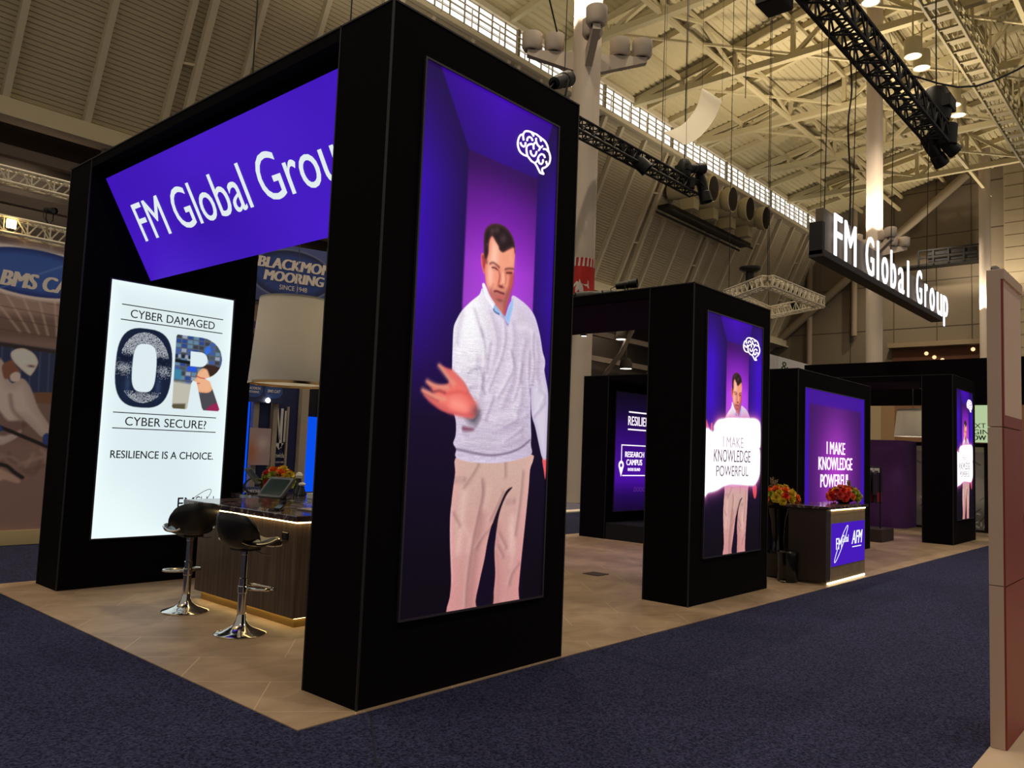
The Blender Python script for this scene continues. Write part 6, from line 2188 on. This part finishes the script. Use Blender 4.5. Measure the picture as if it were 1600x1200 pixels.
F += [(0, 2 * nn, 2 * nn + 1, 1), (2 * nn - 2, 2 * nn - 1, 4 * nn - 1, 4 * nn - 2)]
m.raw(V, F).build('sheet', mat('sail_white', (214, 204, 182), 0.7), t, smooth=50)
for p in (A_[0], B_[0], A_[-1], B_[-1]):
    MB().tube([p, (p[0], p[1], deckz(p[1]) - 0.2)], 0.006, 5).build('hanging_wire', BLACKMETAL, t)

# ---- loose cables
def cable(label, path, r=0.014):
    p = path[0]
    o = MB().tube(smooth_pts(path, 4, False), r, 6).build('cable', BLACKMETAL, loc=p)
    tag(o, label, 'cable', 'hanging cables')


cable('straight cable dropping left of the curved white sheet', [(22.9, 12, 29), (22.9, 12, 20), (22.9, 12, 12.5)])
cable('cable sagging from the big black truss toward the right edge', [(20.2, 2.4, 12.5), (22.5, 1.2, 12.7), (24.2, -0.6, 14.2), (25.5, -2.2, 17.0)], 0.03)
cable('wavy black cable hanging down from the big truss to the letters', [(16.9, 2.9, 12.0), (17.05, 2.9, 11.0), (16.8, 2.9, 10), (17.0, 2.9, 8.5), (16.9, 2.9, 7.3)], 0.022)
cable('slanting black cable above the tall arch near the top edge', [(10.0, 8.0, 14.6), (10.8, 8.0, 13.0), (11.4, 8.0, 11.8)], 0.02)
cable('straight cable in front of the clerestory above the tall arch', [(13.0, 9.0, 14.5), (13.0, 9.0, 11.5)], 0.012)
cable('vertical cable in front of the roof, right of the curved sheet', [(30.0, 12, 30), (30.0, 12, 18)], 0.02)

# ================================================================== CREAM AND RED TOWER
t = thing('display_tower', 'cream edged red display tower at the right edge', 'display tower', (2.315, -2.88, 0))
for i, (z0, z1) in enumerate(((0, 0.916), (0.92, 1.840), (1.844, 2.785))):
    p = boxpart('module', CREAM, t, 2.315, 2.9, -2.947, -2.872, z0, z1, 0.002)
    if i < 2:
        boxpart('red_face', REDLAM, p, 2.319, 2.9, -2.957, -2.946, z0 + 0.002, z1 - 0.002)
    else:
        m = MB()
        m.box(2.319, 2.345, -2.957, -2.946, z0 + 0.002, z1 - 0.06)
        m.box(2.345, 2.9, -2.957, -2.946, z0 + 0.002, z0 + 0.07)
        m.build('red_face', REDLAM, p, smooth=0)
        boxpart('inner_panel', mat('cream_inset', (206, 178, 160), 0.6), p, 2.345, 2.9, -2.953, -2.946, z0 + 0.07, z1 - 0.06)
        boxpart('top_edge', CREAM, p, 2.315, 2.9, -2.965, -2.946, z1 - 0.06, z1)
MB().box(2.34, 2.4, -2.93, -2.89, 2.785, 2.815, 0.008).build('top_clip', STEEL, t)

# ================================================================== BOOTHS BEHIND
t = thing('printed_wall', 'large printed wall of a worker in white overalls, behind the near arch', 'printed wall', (0.7, 8.7, 0))
P = Picture(2.6, 4.15, 260, 400, (122, 98, 92))
X, Z = P.x, P.z
P.blend(np.clip((Z - 2.6) / 0.4, 0, 1), (150, 124, 116))
P.poly([(0, 3.0), (2.6, 3.2), (2.6, 2.8), (0, 2.72)], (96, 76, 70), 0.05, 0.7, False)
for k in range(7):
    P.stroke([(0.1 + k * 0.35, 4.15), (1.2 + k * 0.12, 2.85)], 0.03, (186, 160, 148), 0.7)
    P.stroke([(0.0, 3.9 - k * 0.17), (2.6, 3.7 - k * 0.15)], 0.015, (84, 64, 60), 0.5)
P.poly([(0.3, 2.69), (2.3, 2.62), (2.3, 2.0), (0.3, 1.95)], (46, 54, 90), 0.03, 1, False)
for k in range(16):
    P.stroke([(0.4 + k * 0.12, 2.65), (0.42 + k * 0.12, 2.0)], 0.02, (76, 88, 132), 0.7)
P.poly([(0.3, 2.7), (2.3, 2.62), (2.3, 2.57), (0.3, 2.64)], (52, 40, 40), 0.01, 0.9, False)
P.poly([(1.43, 2.01), (2.2, 2.08), (2.2, 1.85), (1.44, 1.87)], (118, 82, 62), 0.01, 1, False)
P.poly([(0, 1.35), (2.6, 1.3), (2.6, 0), (0, 0)], (134, 106, 100), 0.08, 1, False)
for k in range(14):
    P.stroke([(0.3 + k * 0.13, 1.2 - 0.07 * (k % 5)), (0.6 + k * 0.13, 1.1 - 0.08 * (k % 4)), (0.9 + k * 0.1, 1.14 - 0.1 * (k % 3))], 0.05, [(168, 142, 136), (104, 80, 76)][k % 2], 0.5)
P.poly([(0.85, 2.41), (1.02, 2.42), (1.08, 2.24), (1.16, 2.12), (1.28, 2.2), (1.4, 2.07), (1.52, 1.79), (1.69, 1.54), (1.69, 1.39), (1.59, 1.39), (1.47, 1.5), (1.33, 1.61), (1.3, 1.38), (0.94, 1.31)], (176, 156, 154), 0.012, 1, inner=((200, 182, 178), 0.15))
P.stroke([(1.15, 1.95), (1.2, 1.75), (1.32, 1.62)], 0.05, (138, 116, 116), 0.7)
P.poly([(1.0, 1.75), (1.15, 1.6), (1.3, 1.6), (1.38, 1.52), (1.05, 1.38)], (104, 76, 72), 0.02, 0.8)
P.poly([(1.02, 2.35), (1.13, 2.44), (1.18, 2.38), (1.25, 2.28), (1.15, 2.25), (1.12, 2.19), (1.06, 2.18)], (128, 84, 70), 0.01)
P.poly([(1.13, 2.23), (1.19, 2.28), (1.25, 2.26), (1.25, 2.17), (1.19, 2.14), (1.14, 2.16)], (206, 186, 182), 0.01)
P.poly([(1.11, 2.53), (1.17, 2.6), (1.28, 2.62), (1.4, 2.56), (1.46, 2.46), (1.45, 2.38), (1.4, 2.27), (1.36, 2.25), (1.25, 2.33), (1.15, 2.43)], (214, 194, 188), 0.01, inner=((226, 208, 202), 0.06))
P.blob(1.38, 2.38, 0.05, 0.02, (70, 60, 72), 0.8)
P.stroke([(1.04, 1.51), (1.22, 1.44), (1.46, 1.34), (1.72, 1.23)], 0.05, (36, 30, 34), 1, 0.012)
P.poly([(1.61, 1.4), (1.68, 1.44), (1.74, 1.3), (1.63, 1.28)], (46, 66, 130), 0.012)
P.poly([(1.0, 1.5), (1.06, 1.53), (1.1, 1.46), (1.03, 1.44)], (46, 66, 130), 0.012)
P.stroke([(1.04, 1.0), (1.18, 0.97), (1.29, 0.88), (1.39, 0.81)], 0.05, (40, 32, 34), 1, 0.015)
P.poly([(1.09, 0.92), (1.21, 0.88), (1.36, 0.78), (1.34, 0.73), (1.17, 0.78), (1.1, 0.76)], (178, 146, 132), 0.015)
el = [(1.34 + 0.86 * math.cos(a), 3.71 + 0.335 * math.sin(a)) for a in np.linspace(0, 2 * PI, 40)[:-1]]
P.poly([(p[0] * 1.0, p[1]) for p in [(1.34 + 0.93 * math.cos(a), 3.71 + 0.39 * math.sin(a)) for a in np.linspace(0, 2 * PI, 40)[:-1]]], (206, 190, 184), 0.03)
P.poly(el, (28, 44, 110), 0.008, 1, inner=((52, 84, 158), 0.1))
P.stroke([(0.9, 3.42), (1.3, 3.66), (1.85, 3.98)], 0.02, (104, 132, 186), 0.7, 0.02)
P.c = np.clip(P.c * 1.25, 0, 1)
P.build('printed_picture', print_mat('wall_print'), t, (-0.6, 8.69, 0.12), (1, 0, 0), (0, 0, 1))
boxpart('backing', WHITEP, t, -0.6, 2.0, 8.695, 8.8, 0.12, 4.27)
boxpart('plinth', mat('cream_plinth', (214, 190, 140), 0.7), t, -0.6, 2.0, 8.66, 8.8, 0.0, 0.2)
text('lettering', 'BMS CAT', mat('cream_letter', (246, 232, 220), 0.6), t, (0.31, 8.685, 3.59), (1, 0, 0), (0, 0, 1), 1.04, 0.22, -0.003, fat=0.075, shear=0.2)
truss('lamp_truss', 'pale truss carrying a glaring lamp above the printed wall', (-1.5, 8.7, 4.42), (2.6, 8.7, 4.42), 0.22, TRUSSW, 'pale trusses behind the near arch', 14, 0.022, 0.011)
truss('booth_truss', 'higher pale truss at the left edge', (-1.5, 8.7, 5.12), (2.6, 8.7, 5.12), 0.2, TRUSSW, 'pale trusses behind the near arch', 14, 0.022, 0.011)
m = MB()
pt = thing('truss_posts', 'pair of pale uprights holding the trusses behind the near arch', 'post', (-1.4, 8.7, 0))
m.bar((-1.4, 8.7, 0), (-1.4, 8.7, 5.2), 0.15)
m.bar((2.5, 8.75, 0), (2.5, 8.75, 5.2), 0.15)
m.build('uprights', TRUSSW, pt, smooth=0)
t = thing('flood_lamp', 'glaring warm lamp on the truss at the left edge', 'lamp', (0.33, 8.55, 4.42))
MB().box(0.27, 0.40, 8.56, 8.64, 4.36, 4.5, 0.01).build('housing', BLACKMETAL, t)
MB().box(0.275, 0.395, 8.54, 8.56, 4.37, 4.49, 0.005).build('lens', emat('flood_glow', (255, 214, 130), 30.0), t)
lamp_head('stage_lamp', 'small lamp standing on the truss right of the glaring lamp', (0.85, 8.7, 4.78), (0.2, -0.9, -0.2), 0.35, (0.85, 8.7, 4.56))

# blue banner block with the mooring name
a = math.radians(-17.6)
ux = Vector((math.cos(a), math.sin(a), 0))
nrm = Vector((ux.y, -ux.x, 0))
O = Vector((4.86, 8.66, 0))
t = thing('hanging_banner', 'blue banner with an oval company mark above the white pendant', 'banner', (4.86, 8.66, 4.13))
P = Picture(2.0, 1.06, 160, 90, (84, 94, 150))
X, Z = P.x, P.z
P.blend(np.clip(1 - Z / 0.8, 0, 1) * 0.5, (38, 44, 84))
P.poly([(1.07 + 0.78 * math.cos(q), 0.53 + 0.47 * math.sin(q)) for q in np.linspace(0, 2 * PI, 36)[:-1]], (110, 118, 152), 0.01, 1)
P.poly([(1.07 + 0.74 * math.cos(q), 0.53 + 0.44 * math.sin(q)) for q in np.linspace(0, 2 * PI, 36)[:-1]], (26, 32, 74), 0.008, 1, inner=((48, 70, 140), 0.12))
P.stroke([(0.6, 0.3), (1.0, 0.5), (1.6, 0.84)], 0.015, (84, 98, 140), 0.6, 0.02)
P.build('printed_picture', print_mat('banner_print'), t, O - ux * 1.05 + Vector((0, 0, 4.06)) + nrm * 0.006, ux, (0, 0, 1))
m = MB()
m.prism([(-1.05, 4.06), (0.95, 4.06), (0.95, 5.12), (-1.05, 5.12)], O, ux, (0, 0, 1), -nrm * 0.15)
m.build('panel', mat('banner_back', (40, 46, 84), 0.8), t, smooth=0)
CL = mat('cream_print', (236, 220, 206), 0.7)
for s_, xa, xb, za, zb, bo in (('BLACKMON', -0.60, 0.74, 4.665, 4.86, 0.035), ('MOORING', -0.48, 0.60, 4.44, 4.625, 0.035), ('SINCE 1948', -0.2, 0.3, 4.30, 4.385, 0.0)):
    text('lettering', s_, CL, t, O + ux * xa + Vector((0, 0, za)) + nrm * 0.01, ux, (0, 0, 1), xb - xa, zb - za, 0.003, fat=bo * 2.2, shear=0.15 if bo else 0)
m = MB()
for xa in (-0.9, 0.85):
    m.tube([O + ux * xa - nrm * 0.07 + Vector((0, 0, 5.1)), O + ux * xa - nrm * 0.07 + Vector((0, 0, deckz(8.6)))], 0.015, 6)
m.build('hanging_wires', BLACKMETAL, t)
boxpart('cream_soffit', mat('cream_soffit', (196, 164, 144), 0.8), t, 3.6, 6.4, 9.3, 10.2, 3.75, 4.06)

# blue booth
NAVY = mat('navy_panel', (24, 32, 78), 0.6)
BLUEGLOW = emat('blue_light_panel', (8, 84, 250), 0.85)
t = thing('blue_booth', 'navy and glowing blue booth seen under the white pendant', 'booth', (7.5, 13, 0))
boxpart('back_panel', NAVY, t, 5.2, 8.1, 13.0, 13.2, 0, 3.2)
boxpart('side_panel', mat('dark_void', (14, 12, 18), 0.9), t, 8.1, 8.75, 13.1, 13.2, 2.2, 3.4)
boxpart('blue_panel', BLUEGLOW, t, 8.2, 8.62, 13.02, 13.1, 0.35, 2.2)
boxpart('blue_panel', BLUEGLOW, t, 8.72, 10.2, 13.02, 13.1, 0.35, 2.2)
boxpart('blue_panel', BLUEGLOW, t, 5.2, 6.72, 12.97, 13.0, 0.4, 2.45)
boxpart('end_wall', mat('violet_grey', (60, 62, 96), 0.8), t, 8.7, 10.4, 13.1, 13.2, 2.2, 3.6)
PALEP = mat('pale_post', (168, 152, 132), 0.7)
for xx, w in ((6.82, 0.07), (7.33, 0.06), (8.13, 0.1), (8.66, 0.07)):
    boxpart('post', PALEP, t, xx - w, xx + w, 12.85, 12.99, 0, 3.0)
boxpart('thin_rail', PALEP, t, 7.69, 7.73, 12.9, 12.96, 0.2, 2.4)
boxpart('sign_band', mat('navy_sign', (36, 44, 86), 0.6), t, 5.6, 7.4, 12.7, 12.8, 2.45, 2.95)
for xx in (6.62, 7.14):
    m = MB()
    m.raw([(xx + 0.24 * math.cos(q), 12.695, 2.72 + 0.17 * math.sin(q)) for q in np.linspace(0, 2 * PI, 28)[:-1]], [tuple(range(27))])
    ov = m.build('oval_badge', mat('badge_blue', (56, 84, 150), 0.6), t, smooth=0)
    if xx > 7:
        text('lettering', 'BMS CAT', WHITEP, ov, (6.98, 12.69, 2.69), (1, 0, 0), (0, 0, 1), 0.34, 0.07, -0.002, bold=0.02, shear=0.2)
    else:
        text('lettering', 'BLACKMON', WHITEP, ov, (6.45, 12.69, 2.73), (1, 0, 0), (0, 0, 1), 0.34, 0.06, -0.002, bold=0.02)
        text('lettering', 'MOORING', WHITEP, ov, (6.48, 12.69, 2.65), (1, 0, 0), (0, 0, 1), 0.28, 0.05, -0.002, bold=0.02)
# frame mark and words
m = MB()
for a in ((7.38, 7.44, 1.55, 2.35), (7.53, 7.6, 1.4, 2.35), (7.64, 7.69, 1.55, 2.3)):
    m.box(a[0], a[1], 12.95, 12.96, a[2], a[3])
m.raw([(7.42, 12.95, 2.35), (7.46, 12.95, 2.35), (7.56, 12.95, 1.6), (7.52, 12.95, 1.6)], [(0, 1, 2, 3)])
m.raw([(7.4, 12.95, 1.52), (7.66, 12.95, 1.52), (7.53, 12.95, 1.36)], [(0, 1, 2)])
m.build('white_mark', WHITEP, t, smooth=0)
text('lettering', 'Nationwide', WHITEP, t, (7.17, 12.945, 1.17), (1, 0, 0), (0, 0, 1), 0.53, 0.12, -0.002)
text('lettering', 'is on your side', WHITEP, t, (7.36, 12.945, 1.03), (1, 0, 0), (0, 0, 1), 0.32, 0.07, -0.002)
text('lettering', 'Accessible. Experienced.', WHITEP, t, (7.0, 12.945, 0.52), (1, 0, 0), (0, 0, 1), 1.15, 0.13, -0.002)
bx = boxpart('notice_board', mat('slate_board', (66, 74, 110), 0.7), t, 6.35, 7.18, 12.72, 12.8, 0.05, 0.5)
text('lettering', 'A MEDIA', WHITEP, bx, (6.55, 12.715, 0.36), (1, 0, 0), (0, 0, 1), 0.42, 0.08, -0.002, bold=0.01)
text('lettering', 'RY', WHITEP, bx, (6.6, 12.715, 0.24), (1, 0, 0), (0, 0, 1), 0.14, 0.08, -0.002, bold=0.01)
P = Picture(0.55, 0.85, 30, 40, (176, 150, 150))
P.blob(0.1, 0.3, 0.15, 0.3, (206, 120, 80), 0.7)
P.blob(0.35, 0.5, 0.15, 0.15, (214, 196, 196), 0.8)
P.build('poster', print_mat('poster_print'), t, (6.6, 12.71, 1.0), (1, 0, 0), (0, 0, 1))
for z0, h in ((1.35, 0.52), (0.86, 0.26), (0.36, 0.45)):
    P = Picture(0.5, h, 26, 24, (60, 44, 40))
    P.blob(0.25, h * 0.6, 0.12, h * 0.25, (226, 180, 130), 0.8)
    P.blob(0.2, h * 0.25, 0.15, h * 0.1, (190, 90, 60), 0.8)
    P.build('small_screen', print_mat('screen_print', 0.7), t, (8.86, 13.0, z0), (1, 0, 0), (0, 0, 1))
MB().lathe([(0.05, 0), (0.06, 0.03)], (6.98, 12.68, 2.5), 10, (0, -1, 0)).build('spot', LAMPGLOW, t)
MB().lathe([(0.04, 0), (0.05, 0.03)], (8.95, 13.0, 2.08), 10, (0, -1, 0)).build('spot', LAMPGLOW, t)

# things glimpsed between the near arch and the second arch
t = thing('low_stage', 'low grey stage with a bright edge beyond the near column', 'stage', (15.0, 9.5, 0))
boxpart('deck', mat('grey_drape', (96, 92, 112), 0.9), t, 13.6, 16.7, 9.4, 13, 0.0, 0.02)
boxpart('edge_light', mat('white_edge', (240, 226, 206), 0.6), t, 13.3, 16, 8.85, 9.3, 0, 0.03)
boxpart('grey_wall', mat('grey_brown_drape', (96, 84, 82), 0.9), t, 19, 30, 16.2, 16.4, 0, 1.0)
tag(MB().lathe([(0.0, 0), (0.22, 0), (0.24, 0.75), (0.26, 0.8), (0.2, 0.84), (0, 0.85)], (14.3, 8.5, 0), 20, cap=False).build('litter_bin', BLACKMETAL, loc=(14.3, 8.5, 0)), 'black litter bin just left of the campus arch', 'bin')
# hanging aisle lamps
AL = ((52.5, 33.5, 11.1), (53.2, 33.5, 8.7))
for i, (x, y, z) in enumerate(((AL[0]), (AL[1]))):
    t = thing('aisle_lamp', ['upper glowing lamp in the side aisle under the second arch slab', 'lower glowing lamp in the side aisle under the second arch slab'][i], 'ceiling light', (x, y, z), 'side aisle lamps')
    MB().lathe([(0.3, 0.9), (0.5, 0.6), (0.55, 0.0), (0.5, 0.0)], (x, y, z), 20, cap=False).build('can', DARKP, t)
    MB().lathe([(0.5, 0.02), (0.48, 0.04)], (x, y, z), 20).build('lens', LAMPGLOW, t)
    MB().tube([(x, y, z + 0.9), (x, y, 14.9)], 0.03, 6).build('rod', DARKP, t)
